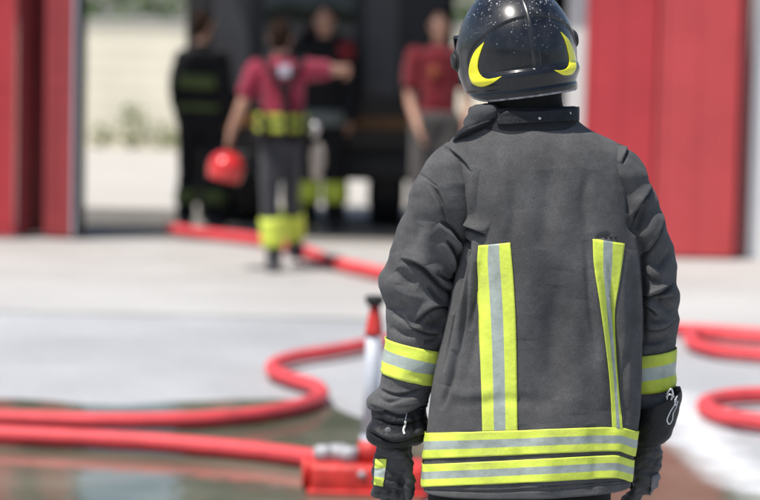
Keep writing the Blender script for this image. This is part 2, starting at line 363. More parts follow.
def noisy(G, layers, N=None, strength=None):
    N = gnormals(G) if N is None else N
    V = G.reshape(-1, 3); D = np.zeros(len(V))
    for (sc, amp, off, ridged) in layers:
        sc = np.array(sc) if not np.isscalar(sc) else np.array([sc] * 3)
        Q = V * sc + off
        v = np.array([noise.noise(Vector(q)) for q in Q])
        if ridged: v = (1 - 2.2 * np.abs(v))
        D += amp * v
    if strength is not None: D *= strength.reshape(-1)
    return (V + N.reshape(-1, 3) * D[:, None]).reshape(G.shape)
def gridobj(name, G, mats, parent, fmat=None, wrap=True, caps=()):
    nr, nc, _ = G.shape
    V = G.reshape(-1, 3); F = [tuple(f) for f in gridfaces(nr, nc, wrap)]
    fm = list(fmat) if fmat is not None else [0] * len(F)
    if 'start' in caps: F.append(tuple(range(nc))); fm.append(0)
    if 'end' in caps: F.append(tuple((nr - 1) * nc + j for j in range(nc))[::-1]); fm.append(0)
    return build(name, V, F, mats, parent, True, fm)
def shell(o, th=.0015):
    md = o.modifiers.new('thickness', 'SOLIDIFY'); md.thickness = th; md.offset = 0; return o
def remeshed(name, mb, vox, mats, parent=None, smooth=6, fn=None):
    """union of overlapping closed shapes turned into one continuous skin"""
    me = bpy.data.meshes.new('tmp'); me.from_pydata([tuple(v) for v in np.vstack(mb.V) - ORG], [], mb.F); me.update()
    t = bpy.data.objects.new('tmp', me); C.objects.link(t)
    m = t.modifiers.new('r', 'REMESH'); m.mode = 'VOXEL'; m.voxel_size = vox; m.adaptivity = 0
    s = t.modifiers.new('s', 'SMOOTH'); s.factor = .5; s.iterations = smooth
    dg = bpy.context.evaluated_depsgraph_get(); dg.update()
    out = bpy.data.meshes.new_from_object(t.evaluated_get(dg)); out.name = name
    bpy.data.objects.remove(t); bpy.data.meshes.remove(me)
    out.materials.clear()
    if not isinstance(mats, (list, tuple)): mats = [mats]
    for q in mats: out.materials.append(q)
    out.polygons.foreach_set('use_smooth', [True] * len(out.polygons))
    if fn: out.polygons.foreach_set('material_index', [fn(np.array(p.center) + ORG) for p in out.polygons])
    o = link(name, out, parent)
    if parent is None: o.location = ORG
    return o
def ell(c, r, nu=20, nv=14):
    V = []; F = []
    for i in range(nv + 1):
        f = math.pi * i / nv
        for j in range(nu):
            a = 2 * math.pi * j / nu
            V.append((c[0] + r[0] * math.sin(f) * math.cos(a), c[1] + r[1] * math.sin(f) * math.sin(a), c[2] + r[2] * math.cos(f)))
    F = [tuple(f) for f in gridfaces(nv + 1, nu)]
    return np.array(V), F
def limb(mb, pts, rad, n=16, k=6):
    P = np.asarray(pts, float); R = np.asarray(rad, float)[:, None]
    Q = spline(np.hstack([P, R]) if False else P, max(6, k * len(P)))
    d = np.r_[0, np.cumsum(np.linalg.norm(np.diff(P, axis=0), axis=1))]; dq = np.r_[0, np.cumsum(np.linalg.norm(np.diff(Q, axis=0), axis=1))]
    rr = np.interp(dq / dq[-1], d / d[-1], R[:, 0])
    mb.tube(Q, rr, n)
    mb.add(*ell(Q[0], [rr[0]] * 3)); mb.add(*ell(Q[-1], [rr[-1]] * 3))

# ================================================================== THE FIREFIGHTER IN FRONT
Y0 = 5.72
base = at(525, 300, Y0); base[2] = 0
ORG = base.copy()
def T(px, py, dy=0): return at(px, py, Y0 + dy)

# hidden body: one continuous skin from head to boots
mb = MB()
hc = T(520, 52, -.0)
mb.add(*ell(hc, (.078, .098, .118)))
limb(mb, [T(522, 80), T(526, 118), T(532, 165)], [.056, .056, .07])
for (z, w, d) in ((178, .12, .07), (205, .16, .09), (260, .15, .09), (330, .14, .085), (400, .15, .09), (440, .155, .095)):
    mb.add(*ell(T(536 - (z - 150) * .03, z), (w, d, .10)))
for sgn, pts in ((-1, [T(462, 170), T(420, 295, .055), T(404, 415, .055), T(396, 445, .05)]), (1, [T(612, 170), T(646, 290, .05), T(652, 415, .07), T(650, 445, .07)])):
    limb(mb, pts, [.045, .032, .024, .026])
hipz = .93
for sgn in (-1, 1):
    limb(mb, [base + np.array([sgn * .095, 0, .93]), base + np.array([sgn * .11, .01, .5]), base + np.array([sgn * .12, 0, .1])], [.085, .06, .04])
    limb(mb, [base + np.array([sgn * .12, -.02, .06]), base + np.array([sgn * .14, .16, .05])], [.04, .035])
ff = remeshed('person', mb, .008, M['skin'])
tag(ff, 'firefighter in charcoal turnout coat and black helmet seen from behind, standing sharp in front', 'person')

# ---- coat body
rows = [(110, 490, 556, .055, .05), (117, 472, 572, .07, .07), (125, 465, 585, .08, .08), (133, 458, 601, .092, .09), (141, 449, 616, .102, .10),
        (149, 444, 626, .11, .11), (162, 446, 630, .12, .12), (185, 452, 631.5, .13, .125), (220, 461, 633, .138, .13), (250, 460, 636, .14, .13),
        (290, 452.5, 639.5, .138, .135), (330, 445, 640.5, .136, .14), (370, 437, 640, .137, .14), (410, 430.5, 638, .142, .145),
        (440, 425, 634, .147, .15), (465, 422, 630.5, .150, .152), (486, 420.5, 630, .152, .152)]
keys = [(a, y, b, y, Y0, n, f) for (y, a, b, n, f) in rows]
keys[-1] = (420.5, 488, 630, 483, Y0, .152, .152); keys[-2] = (422, 466, 631, 463, Y0, .150, .152)
NR, NC = 500, 700
TG = loft_px(keys, NR, NC, 2.5)
TN = gnormals(TG)
TG = noisy(TG, [((5, 5, 3.2), .0095, 3.1, False), ((12, 12, 5), .0055, 9.7, False), ((30, 30, 14), .0010, 1.7, False)], TN)
torso_str = [
    ('v', [(480, 170), (478.5, 180), (477, 195), (476, 216)], 1.6, .0018), ('f', [(630, 145), (626.5, 152), (622, 164)], 3.2, .0055), ('r', [(473.5, 165), (472, 185), (470, 214)], 3, .0025),
    ('f', [(486, 235), (475, 230), (462, 226)], 5, .013), ('c', [(627, 154), (628, 180), (629, 212)], 1.6, .003), ('c', [(470, 236), (464, 280), (456, 322), (445, 372)], 2.6, .008), ('f', [(634, 228), (637, 260), (640, 310), (640, 370)], 3.5, .005), ('f', [(607, 262), (612, 300), (617, 350), (621, 418)], 5, .0065), ('f', [(472, 250), (468, 300), (461, 352)], 4, .005),
    ('r', [(476, 236), (472, 265), (465, 300), (456, 345), (446, 385)], 6, .010), ('v', [(484, 246), (481, 290), (474, 345), (462, 395)], 5, .005),
    ('v', [(468, 238), (461, 287), (455, 315)], 5, .011),
    ('f', [(471, 172), (464, 161), (455, 153), (443, 146)], 3.2, .005),
    ('c', [(446, 224), (456, 232), (464, 241), (472, 256)], 3.0, .010),
    ('v', [(478, 262), (476, 290), (470, 330)], 2.4, .006), ('v', [(636, 236), (632, 228), (628, 216)], 2.4, .008), ('v', [(586, 240), (590, 300), (598, 360)], 4, .004),
    ('v', [(441, 410), (452, 380), (458, 350)], 3, .006), ('v', [(628, 425), (624, 380), (628, 330)], 3, .006), ('v', [(512, 180), (514, 215), (508, 250)], 6, .003), ('v', [(590, 170), (584, 200), (590, 232)], 6, .0035),
    ('v', [(500, 135), (496, 160), (494, 200)], 7, .0025), ('v', [(546, 170), (548, 200), (543, 250)], 9, .004), ('r', [(560, 165), (566, 215), (560, 270)], 12, .003),
    ('r', [(524, 210), (530, 270), (526, 340)], 12, .004), ('v', [(556, 285), (551, 340), (556, 400)], 9, .004), ('r', [(580, 300), (574, 350), (578, 415)], 10, .004),
    ('v', [(600, 262), (608, 300), (614, 350), (618, 418)], 5, .009), ('r', [(628, 250), (622, 300), (625, 350), (628, 410)], 6, .007), ('r', [(594, 270), (600, 330), (604, 410)], 7, .005),
    ('v', [(596, 240), (604, 236), (612, 237)], 3, .003),
    ('r_', [(632, 205), (635, 245), (639, 300), (639.5, 360), (636, 415)], 3, .0025),
    ('v_', [(626, 152), (627.5, 180), (628.5, 212)], 1.8, .003),
    ('v', [(452, 405), (500, 400), (560, 404)], 7, .003), ('r', [(440, 388), (470, 395), (500, 392)], 8, .004),
    ('v', [(520, 425), (524, 455), (521, 492)], 8, .003), ('r', [(545, 425), (548, 460), (545, 495)], 10, .003), ('v', [(470, 430), (466, 460), (470, 495)], 8, .003), ('v', [(590, 425), (596, 460), (592, 495)], 7, .004), ('r', [(612, 430), (616, 460), (613, 492)], 6, .005),
    ('v_', [(422, 489), (480, 492), (560, 489), (629, 482)], 1.1, .0016),
]
TG = strokes(TG, torso_str)
# hem turns in, rolled edge
c = TG[-1].mean(0)
lip = [TG[-1] + (c - TG[-1]) * f + np.array([0, 0, dz]) for f, dz in ((.015, -.003), (.04, -.002), (.055, .004), (.06, .04))]
TGx = np.concatenate([TG, np.array(lip)], 0)
coat = gridobj('turnout_coat', TGx, [M['nomex']], ff, caps=('start',))
coat['label'] = 'charcoal turnout coat with lime and silver tape'
coat_bvh = BVHTree.FromPolygons([tuple(v) for v in TG.reshape(-1, 3)], [tuple(int(i) for i in f) for f in gridfaces(NR, NC)])

# ---- sleeves
def sleeve(name, keys, st, nr=380, nc=300, gather=1.0):
    G = loft_px(keys, nr, nc, 2.15); N = gnormals(G)
    G = noisy(G, [((7, 7, 9), .0055, 5.3 + keys[0][0], False), ((9, 9, 24), .0065 * gather, 2.2 + keys[0][0], False), ((28, 28, 50), .0014, 8.1, False)], N)
    G = strokes(G, st)
    o = gridobj(name, G, [M['nomex']], coat, caps=('start', 'end'))
    return G, o
lk = [(449, 143, 466, 154, Y0, .05, .05), (436, 151, 476, 172, Y0, .075, .075), (424, 163, 480, 195, Y0 + .0, .088, .085), (413, 183, 478, 216, Y0 + .005, .09, .085),
      (404, 208, 474, 236, Y0 + .01, .088, .085), (394, 239, 467, 262, Y0 + .025, .085, .085), (385, 267, 459, 287, Y0 + .04, .085, .085), (379.5, 287, 460, 309, Y0 + .058, .085, .085),
      (385.5, 305, 459, 326, Y0 + .062, .08, .08), (386, 321, 453, 338, Y0 + .06, .074, .075), (386.5, 337, 447, 351, Y0 + .058, .068, .07),
      (381.5, 372, 435, 384, Y0 + .055, .062, .065), (377, 388, 430.5, 396, Y0 + .055, .062, .062), (366.5, 401, 429, 402, Y0 + .055, .069, .066), (368, 408, 428, 407, Y0 + .055, .062, .06), (378, 408, 420, 406, Y0 + .055, .05, .05)]
lst = [('v', [(466, 240), (457, 287), (451, 315)], 5, .010), ('f', [(471, 172), (464, 161), (455, 153), (443, 146)], 3.2, .005), ('f', [(440, 221), (450, 229), (459, 240), (467, 254)], 4.8, .015), ('f', [(446, 239), (454, 254), (459, 273)], 4, .012),
       ('c', [(428, 286), (440, 300), (450, 304)], 2.4, .008), ('v', [(392, 312), (402, 318), (412, 328)], 2.4, .006), ('r', [(396, 252), (402, 268), (400, 284)], 6, .006), ('c', [(436, 270), (447, 279), (457, 281)], 2.2, .008), ('v', [(424, 342), (434, 341), (442, 336)], 2.2, .008),
       ('v', [(408, 196), (414, 222), (410, 246)], 8, .004), ('f', [(430, 403), (402, 413), (370, 405)], 3.5, .005), ('v', [(376, 396), (388, 402), (404, 400)], 2, .006),
       ('f', [(430, 185), (437, 195), (442, 206), (446, 222)], 4.5, .0065),
       
       ('v_', [(412, 170), (424, 177), (436, 186)], 1.3, .0022),
       ('f', [(458, 294), (444, 287), (432, 275), (418, 264), (402, 259)], 6.5, .014), ('v', [(400, 268), (406, 279), (418, 284)], 4.5, .006), ('r', [(392, 275), (402, 290), (420, 297), (440, 298)], 7, .008),
       ('f', [(452, 308), (441, 306), (429, 310), (416, 321)], 4.5, .012), ('v', [(385, 305), (396, 309), (410, 305)], 3, .006), ('r', [(400, 318), (415, 326), (432, 318)], 6, .007),
       ('f', [(444, 334), (428, 333), (410, 326)], 3.8, .007), ('v', [(390, 327), (402, 334), (416, 336)], 3, .005), ('v', [(425, 322), (436, 324), (446, 318)], 3, .007),
       ('v', [(421, 225), (414, 245), (412, 258)], 7, .004), ('r', [(428, 222), (426, 245), (430, 262)], 8, .005),
       ('f', [(431, 387), (414, 391), (396, 394), (380, 389)], 3.5, .005), ('r', [(380, 396), (398, 402), (428, 396)], 4, .005), ('v', [(404, 384), (415, 389), (430, 385)], 3, .004)]
LG, lsl = sleeve('sleeve', lk, lst)
rk = [(598, 139, 622, 145, Y0, .05, .05), (597, 158, 637, 157, Y0, .08, .08), (599, 176, 647, 174, Y0 + .005, .088, .085), (601, 196, 656, 195, Y0 + .015, .09, .085), (604, 218, 664, 217, Y0 + .025, .088, .085), (607, 244, 671, 243, Y0 + .035, .086, .085),
      (610, 272, 676, 271, Y0 + .045, .086, .085), (613, 300, 679, 299, Y0 + .05, .084, .085), (616, 318, 677, 316, Y0 + .055, .08, .08), (619, 334, 678.5, 332, Y0 + .058, .074, .075), (622, 354, 675, 347, Y0 + .06, .068, .07),
      (626, 392, 674, 386, Y0 + .068, .062, .062), (628, 402, 672.5, 396, Y0 + .07, .06, .06), (629, 414, 671, 408, Y0 + .07, .055, .055), (636, 414, 664, 410, Y0 + .07, .045, .045)]
rst = [('f', [(630, 145), (626.5, 152), (622, 164)], 3.2, .0055), ('v', [(641, 236), (642.5, 290), (642.5, 346)], 4, .015),  ('c', [(641, 270), (649, 278), (660, 280)], 2.2, .006), ('c', [(646, 318), (656, 322), (668, 319)], 2.2, .006), ('v', [(671, 250), (664, 262), (655, 268)], 2.6, .007), ('v', [(660, 305), (668, 300), (676, 296)], 2.2, .007),
       ('f', [(653, 185), (646, 196), (638, 209), (628, 227)], 5, .011), ('f', [(665, 215), (658, 232), (651, 246), (640, 259)], 5.5, .0125),
       ('v', [(648, 199), (640, 219), (634, 232)], 3, .007), ('r', [(655, 212), (648, 228), (640, 242)], 5, .006),
       ('f', [(674, 281), (662, 292), (650, 297), (638, 299)], 5.5, .012), ('v', [(652, 297), (662, 303), (672, 311)], 4.5, .010), ('f', [(657, 315), (649, 308), (639, 308)], 3.5, .010),
       ('f', [(676, 319), (664, 328), (652, 330), (640, 329)], 4, .007), ('v', [(642, 340), (654, 342), (668, 337)], 3, .006), ('r', [(644, 268), (656, 274), (668, 268)], 7, .006),
       ('v', [(641, 394), (655, 396), (668, 391)], 2.5, .004)]
RG, rsl = sleeve('sleeve', rk, rst, gather=1.2)

# ---- tapes built on the cloth grids
def rows_at(G, r):      # fractional row lookup, r per column (k,nc)
    nr = G.shape[0]; r = np.clip(r, 0, nr - 1.001); i = r.astype(int); f = (r - i)[..., None]
    j = np.arange(G.shape[1])[None, :] + 0 * i
    return G[i, j] * (1 - f) + G[i + 1, j] * f
def band(name, G, R0, R1, parent, na=16, off=.0028, mats=None, edges=(.34, .66)):
    N = gnormals(G); a = np.linspace(0, 1, na)[:, None]
    R = R0[None, :] * (1 - a) + R1[None, :] * a
    nn = rows_at(N, R); nn /= np.linalg.norm(nn, axis=2)[..., None]
    # tape is stiffer than the cloth: smooth a little along the ring
    P = rows_at(G, R) + nn * off
    for _ in range(2): P = .5 * P + .25 * (np.roll(P, 1, 1) + np.roll(P, -1, 1))
    P = noisy(P, [((26, 26, 40), .0017, 4.0, False)], nn)
    mid = (a[:-1, 0] + a[1:, 0]) / 2
    fm = np.repeat([1 if edges[0] < m < edges[1] else 0 for m in mid], G.shape[1])
    o = gridobj(name, P, mats or [M['lime'], M['silver']], parent, fmat=fm); return shell(o)
def line_rows(G, line):
    """per column the row at which the grid passes below the picture line; far side mirrors the near side"""
    nr, nc, _ = G.shape; L = np.array(line, float); out = np.zeros(nc)
    px, py = proj(G.reshape(-1, 3)); px = px.reshape(nr, nc); py = py.reshape(nr, nc)
    near = [(j if j >= nc // 2 else (nc - j) % nc) for j in range(nc)]
    for j in range(nc):
        q = near[j]
        if q == 0: q = nc - 1
        d = py[:, q] - np.interp(px[:, q], L[:, 0], L[:, 1])
        i = np.nonzero((d[:-1] < 0) & (d[1:] >= 0))[0]
        out[j] = i[-1] + d[i[-1]] / (d[i[-1]] - d[i[-1] + 1]) if len(i) else nr - 2
    k = np.ones(9) / 9
    return np.convolve(np.r_[out[-4:], out, out[:4]], k, 'valid')
b1t = [(415, 434), (430, 433), (530, 430), (600, 427), (622, 427.5), (634, 431)]; b1b = [(415, 459), (424, 459), (530, 454.5), (600, 451), (618, 451), (632, 456)]
b2t = [(415, 465), (424, 464.5), (530, 459.5), (600, 455.5), (616, 455), (632, 460)]; b2b = [(415, 487), (424, 487), (530, 482.5), (600, 478.5), (616, 477.5), (632, 482)]
band('reflective_tape', TG, line_rows(TG, b1t), line_rows(TG, b1b), coat)
band('reflective_tape', TG, line_rows(TG, b2t), line_rows(TG, b2b), coat)
def keyrow(keys, nr, k):
    K = np.array(keys, float)[:, :4]; d = np.r_[0, np.cumsum(np.linalg.norm(np.diff(K, axis=0), axis=1))]
    return d[k] / d[-1] * (nr - 1)
one = np.ones(300)
band('reflective_tape', LG, one * keyrow(lk, 380, 10), one * keyrow(lk, 380, 11), coat, off=.004)
band('reflective_tape', RG, one * keyrow(rk, 380, 10), one * keyrow(rk, 380, 11), coat, off=.004, mats=[M['lime_dim'], M['silver']])
def cast(bvh, px, py):
    d = ray(px, py); d = d / np.linalg.norm(d)
    h = bvh.ray_cast(Vector(CAM), Vector(d)); return h
def patch(name, bvh, A, B, parent, mats, na=60, nb=18, off=.0022, edges=(.33, .66), edge_px=None):
    A = spline(A, na); B = spline(B, na); V = np.zeros((na, nb, 3)); fm = []
    for i in range(na):
        for j in range(nb):
            f = j / (nb - 1); e = edges if edge_px is None else edge_px(i / (na - 1)); f = np.interp(f, (0, 6 / 17, 11 / 17, 1), (0, e[0], e[1], 1)) if nb == 18 else f; p = A[i] * (1 - f) + B[i] * f
            h = cast(bvh, p[0], p[1])
            if h[0] is None:
                V[i, j] = V[i, j - 1] if j else V[i - 1, j]; continue
            n = np.array(h[1]); v = np.array(h[0])
            if n @ (CAM - v) < 0: n = -n
            V[i, j] = v + n * off
    for i in range(na - 1):
        for j in range(nb - 1):
            fm.append((1 if 6 <= j < 11 else 0) if nb == 18 else 0)
    F = [tuple(f) for f in gridfaces(na, nb, False)]
    o = build(name, V.reshape(-1, 3), F, mats, parent, True, fm); return shell(o)
patch('reflective_tape', coat_bvh, [(478.5, 245.5), (477.3, 257), (478, 290), (480, 340), (481.5, 390), (482.5, 432)], [(510.5, 242.5), (513, 270), (515.5, 310), (516.5, 350), (517, 390), (517.5, 431)], coat, [M['lime'], M['silver']], na=90)
patch('reflective_tape', coat_bvh, [(592.5, 239), (593.5, 262), (599, 300), (604.5, 340), (609, 380), (612, 429)], [(624, 243.5), (620, 275), (615.5, 310), (616.5, 350), (619, 390), (622, 429)], coat, [M['lime'], M['silver']], na=90,
      edge_px=lambda t: (.33 + .08 * t, .62 + .12 * min(1, 2 * t)))
# stitching lines on the coat
def seam(pts, r=.0011, parent=None, name='seam', m=None, off=.0012, n=60, bvh=None):
    P = spline(pts, n); Q = []
    for p in P:
        h = cast(bvh or coat_bvh, p[0], p[1])
        if h[0] is not None: Q.append(np.array(h[0]) + np.array([0, -off, 0]))
    V, F = tube(Q, r, 6); return build(name, V, F, m or M['thread'], parent or coat)
seam([(424, 490.5), (470, 491), (530, 488), (590, 484), (626, 481)], .0009)
seam([(478.6, 172), (477.8, 182), (476.6, 206)], .0009, off=-.0008)
seam([(626, 154), (627.5, 180), (628.4, 208)], .0012, off=-.0008)
# shoulder seam roll and back yoke darts
for k, x in enumerate((604.5, 609.5, 614.5)):   # bar tacks over the tape end
    seam([(x, 237.5), (x + 1, 236.8), (x + 2.2, 237)], .0022, n=8)

# ---- collar
cg = loft_px([(466, 134, 582, 128, Y0 + .0, .095, .10), (467, 124, 579, 121, Y0, .092, .10), (468, 116, 577, 111, Y0, .088, .10), (470, 108, 576, 107, Y0, .086, .10), (476, 107, 571, 107, Y0, .08, .092), (480, 114, 567, 112, Y0, .076, .088), (484, 128, 563, 127, Y0, .07, .08)], 60, 180, 2.3)
cg = noisy(cg, [((14, 14, 20), .003, 4.4, False)])
collar = gridobj('collar', cg, [M['nomex_dark']], coat)
# throat strap over the collar with press studs
cb = BVHTree.FromPolygons([tuple(v) for v in cg.reshape(-1, 3)], [tuple(int(i) for i in f) for f in gridfaces(60, 180)])
tb = BVHTree.FromPolygons([tuple(v) for v in np.vstack([cg.reshape(-1, 3), TG.reshape(-1, 3)])], [tuple(int(i) for i in f) for f in gridfaces(60, 180)] + [tuple(int(i) + 60 * 180 for i in f) for f in gridfaces(NR, NC)])
st = patch('collar_strap', tb, [(497, 122), (503, 113.5), (530, 111), (560, 109.5), (576, 108)], [(499, 124.5), (506, 125), (532, 123.2), (560, 122), (576, 121.5)], coat, [M['leather'], M['leather']], na=50, nb=10, off=.006)
st.modifiers['thickness'].thickness = .005
for q in ((539.5, 118), (569.5, 113)):
    h = cast(tb, *q)
    if h[0] is not None: build('press_stud', *ell(np.array(h[0]) + np.array([0, -.010, 0]), (.0035, .002, .0035)), M['steel'], coat)
# folded storm flap on the nearer side of the collar
fg = loft_px([(464, 130, 500, 120, Y0 - .03, .045, .04), (464, 124, 501, 113, Y0 - .035, .05, .04), (467, 115, 501, 109, Y0 - .04, .046, .035), (472, 107.5, 499, 104.5, Y0 - .04, .034, .028), (476, 105.5, 495, 103.5, Y0 - .04, .014, .02)], 40, 80, 2.3)
fg = noisy(fg, [((18, 18, 30), .007, 2.4, False), ((45, 45, 70), .0026, 6.4, False)])
gridobj('collar_flap', fg, [M['flap_cloth']], coat, caps=('start', 'end'))
eg = loft_px([(452, 140, 498, 124, Y0 - .04, .03, .03), (456, 134, 498, 120, Y0 - .045, .04, .03), (464, 126, 499, 116, Y0 - .045, .04, .03), (470, 122, 495, 116, Y0 - .04, .025, .02)], 30, 60, 2.2)
eg = noisy(eg, [((25, 25, 25), .004, 7.4, False)])
gridobj('collar_base', eg, [M['leather']], coat, caps=('start', 'end'))
# neck cloth under the helmet
ng = loft_px([(486, 80, 562, 76, Y0, .085, .07), (488, 100, 562, 98, Y0, .083, .07), (486, 118, 564, 116, Y0, .078, .07), (486, 132, 564, 130, Y0, .07, .07)], 40, 90, 2.1)
ng = noisy(ng, [((8, 8, 30), .003, 2.9, False)])
gridobj('neck_cloth', ng, [M['black_cloth']], ff, caps=('start', 'end'))

# ---- helmet
hC = T(517, 55, .03)
hR = (Matrix.Rotation(RAD(-8.5) + 0, 3, 'Y') @ Matrix.Rotation(RAD(13), 3, 'Z'))
hR = np.array(hR)
def sm(x, a, b):
    t = np.clip((x - a) / (b - a), 0, 1); return t * t * (3 - 2 * t)
nH, nA = 300, 420
s_ = np.linspace(0, 1, nH)[:, None]; al = np.linspace(-math.pi, math.pi, nA, endpoint=False)[None, :]   # al=0 faces backwards
rim = -.090 + .036 * sm(np.abs(al), .9, 2.2)         # neck guard deepest at the back
ang = s_ * (math.pi / 2 + .0)
zu, zl = .163, None
# upper dome for s<.58, skirt below
k = .58
th = np.clip(s_ / k, 0, 1) * math.pi / 2
z = np.where(s_ <= k, zu * np.cos(th), rim * np.clip((s_ - k) / (1 - k), 0, 1))
rad = np.where(s_ <= k, np.sin(th), 1 - .13 * (np.clip(z / -.105, 0, 1.2))**2.0)
d = np.zeros((nH, nA)) + 0 * al
back = 1 - sm(np.abs(al), 1.15, 1.35)
archtop = .098 * np.cos(np.clip(al / 1.3, -1, 1) * math.pi / 2)**.5 - .012
inside = sm(z, -.034, -.029) * (1 - sm(z, archtop - .0012, archtop + .0012)) * back
ridge = 1 - sm(np.abs(al), .045, .075)
d += -.0042 * inside * (1 - ridge)
rid2 = np.exp(-((np.abs(al) - .0) / .022)**2) * sm(z, -.02, .05); d += .0011 * rid2
belt = np.exp(-((z + .046) / .0125)**2) * (1 - sm(np.abs(al), .95, 1.5)); d += .0075 * belt
d += .004 * sm(-z, .066, .09) * (1 - sm(np.abs(al), 1.4, 1.8))      # lower flare
d += -.0022 * np.exp(-((z + .072) / .004)**2) * (1 - sm(np.abs(al), 1.5, 1.8))
# side panels around the ear cups
side = np.exp(-(((np.abs(al) - 1.72) / .24)**4)) * np.exp(-(((z - .0) / .05)**4)); d += .004 * side
X = (.1335 * rad + d) * np.sin(al); Yl = -(.158 * rad + d) * np.cos(al); Z = z + 0 * al + d * np.where(s_ < k, np.cos(th), 0)
HL = np.stack([X, Yl, Z], -1)
c2 = HL[-1]
lip = [c2 * np.array([f, f, 1]) + np.array([0, 0, dz]) for f, dz in ((.992, -.0035), (.975, -.0035), (.96, .002), (.93, .02), (.90, .06))]
HLx = np.concatenate([HL, np.array(lip)], 0)
def hw(P): return P @ hR.T + hC
nrx = HLx.shape[0]; fmh = np.zeros((nrx - 1, nA), int); fmh[nH - 2:nH + 1] = 1; fmh[nH + 2:] = 2
HW = hw(HLx)
# built about its own centre so that the scuffs follow the shell
hme_org = ORG.copy()
helmet = gridobj('helmet', HW, [M['helmet'], M['helmet_rim'], M['black_cloth']], ff, fmat=fmh.reshape(-1))
helmet.data.transform(Matrix.Translation(Vector(hme_org - hC))); helmet.location = Vector(hC - hme_org)
helmet['label'] = 'glossy black helmet with yellow flashes and pale chips'
hb = BVHTree.FromPolygons([tuple(v) for v in HW[:nH].reshape(-1, 3)], [tuple(int(i) for i in f) for f in gridfaces(nH, nA)])
hm_org = ORG; ORG = hC.copy()
patch('yellow_flash', hb, [(484.5, 42), (475.5, 51), (470.3, 63), (469.3, 75), (473, 83.5), (481, 86.3), (492, 83), (502, 76.3)], [(484.5, 42), (480.5, 53), (478.3, 62), (478.5, 70), (481.5, 76), (487, 78.8), (494, 78.2), (502, 76.3)], helmet, [M['helmet_yellow']] * 2, na=50, nb=10, off=.0008)
patch('yellow_flash', hb, [(560.5, 32), (568.5, 40), (573, 50), (575.6, 60), (575.8, 68), (572, 73.5), (565, 75), (554, 70.3)], [(560.5, 32), (565.5, 43), (568, 53), (568.8, 60), (568.5, 65), (566, 68.5), (561, 70.3), (554, 70.3)], helmet, [M['helmet_yellow']] * 2, na=50, nb=10, off=.0008)
for sgn in (-1, 1):     # visor pivots at the ears
    mbk = MB()
    for (r, x0, x1) in ((.026, .128, .139), (.019, .138, .145)):
        a = np.linspace(0, 1, 5)[:, None]
        x0 -= .006 * (sgn > 0); x1 -= .006 * (sgn > 0); P = np.array([[sgn * x0, .028, .004], [sgn * (x0 * .4 + x1 * .6), .028, .004], [sgn * x1, .028, .004]])
        mbk.tube(hw((P + np.array([0, -.045 * (sgn > 0), .016 * (sgn > 0)]))), [r, r, r * .82], 24)
    mbk.build('visor_pivot', M['rubber'], helmet)
# visor in front (faces away from the camera)
va = np.linspace(math.pi - .95, math.pi + .95, 40); vz = np.linspace(-.05, .06, 14)
VV = np.array([[[.143 * math.sin(a), -.168 * math.cos(a), z_] for a in va] for z_ in vz])
vo = build('visor', hw(VV).reshape(-1, 3), [tuple(f) for f in gridfaces(14, 40, False)], M['glass'], helmet); shell(vo, .003)
ORG = base.copy()

# ---- gloves
def wrinkle(o, a, sc):
    me = o.data
    n = np.zeros(len(me.vertices) * 3); v = n.copy(); me.vertices.foreach_get('co', v); me.vertices.foreach_get('normal', n); v = v.reshape(-1, 3); n = n.reshape(-1, 3)
    D = np.array([noise.noise(Vector((p[0] * sc[0], p[1] * sc[1], p[2] * sc[2] + 20 * p[0]))) + .5 * noise.noise(Vector((p[0] * sc[0] * 2.3, p[1] * sc[1] * 2.3, p[2] * sc[2] * 2))) for p in v]) * a
    me.vertices.foreach_set('co', (v + n * D[:, None]).reshape(-1)); me.update()
def hand(name, wrist, knuckle, side, spread, parent, curl_dir, wpx=19, thumb=None, depth=.032):
    """padded glove: palm, four unequal bent fingers, thumb leaving the side of the palm"""
    m = MB()
    W = np.array(wrist); Kn = np.array(knuckle); ax = Kn - W; ax /= np.linalg.norm(ax)
    S_ = np.array(spread); S_ = S_ - ax * (S_ @ ax); S_ /= np.linalg.norm(S_)
    Nn = np.cross(S_, ax)
    if Nn @ np.array(curl_dir) < 0: Nn = -Nn
    n = 20
    G = []
    for f, hwid, hd in ((0, .040, .034), (.25, .044, .034), (.6, .048, .030), (.9, .047, .025), (1.05, .042, .018)):
        cc = W + (Kn - W) * f; t = np.linspace(0, 2 * math.pi, n, endpoint=False)
        G.append(cc + np.cos(t)[:, None] * S_ * hwid * wpx / 19 + np.sin(t)[:, None] * Nn * hd)
    G = np.array(G); F = [tuple(q) for q in gridfaces(len(G), n)] + [tuple(range(n))[::-1], tuple((len(G) - 1) * n + j for j in range(n))]
    m.add(G.reshape(-1, 3), F)
    for i, (o_, L_) in enumerate(((-.034, .068), (-.012, .080), (.011, .074), (.033, .058))):
        b0 = Kn + S_ * o_ * wpx / 19 * (-side) - ax * .012
        c1, c2_, c3 = .35 + .06 * i, .75 + .08 * i, 1.15 + .1 * i
        p1 = b0 + (ax * math.cos(c1) + Nn * math.sin(c1)) * L_ * .48
        p2 = p1 + (ax * math.cos(c2_) + Nn * math.sin(c2_)) * L_ * .34
        p3 = p2 + (ax * math.cos(c3) + Nn * math.sin(c3)) * L_ * .28
        limb(m, [b0, p1, p2, p3], [.0135, .0125, .0115, .0100], 12, 4)
    t0, t1, t2 = thumb
    limb(m, [np.array(t0), np.array(t1), np.array(t2)], [.017, .0145, .0115], 12, 5)
    o = remeshed(name, m, .0032, [M['glove'], M['glove_patch']], parent, smooth=5)
    wrinkle(o, .0072, (24, 24, 58)); return o
gl = hand('glove', T(394, 440, .05), T(391, 487, .055), 1, (1, 0, 0), ff, (0, 1, 0), 18, thumb=(T(402, 455, .03), T(409.5, 475, .02), T(409, 497, .03)))
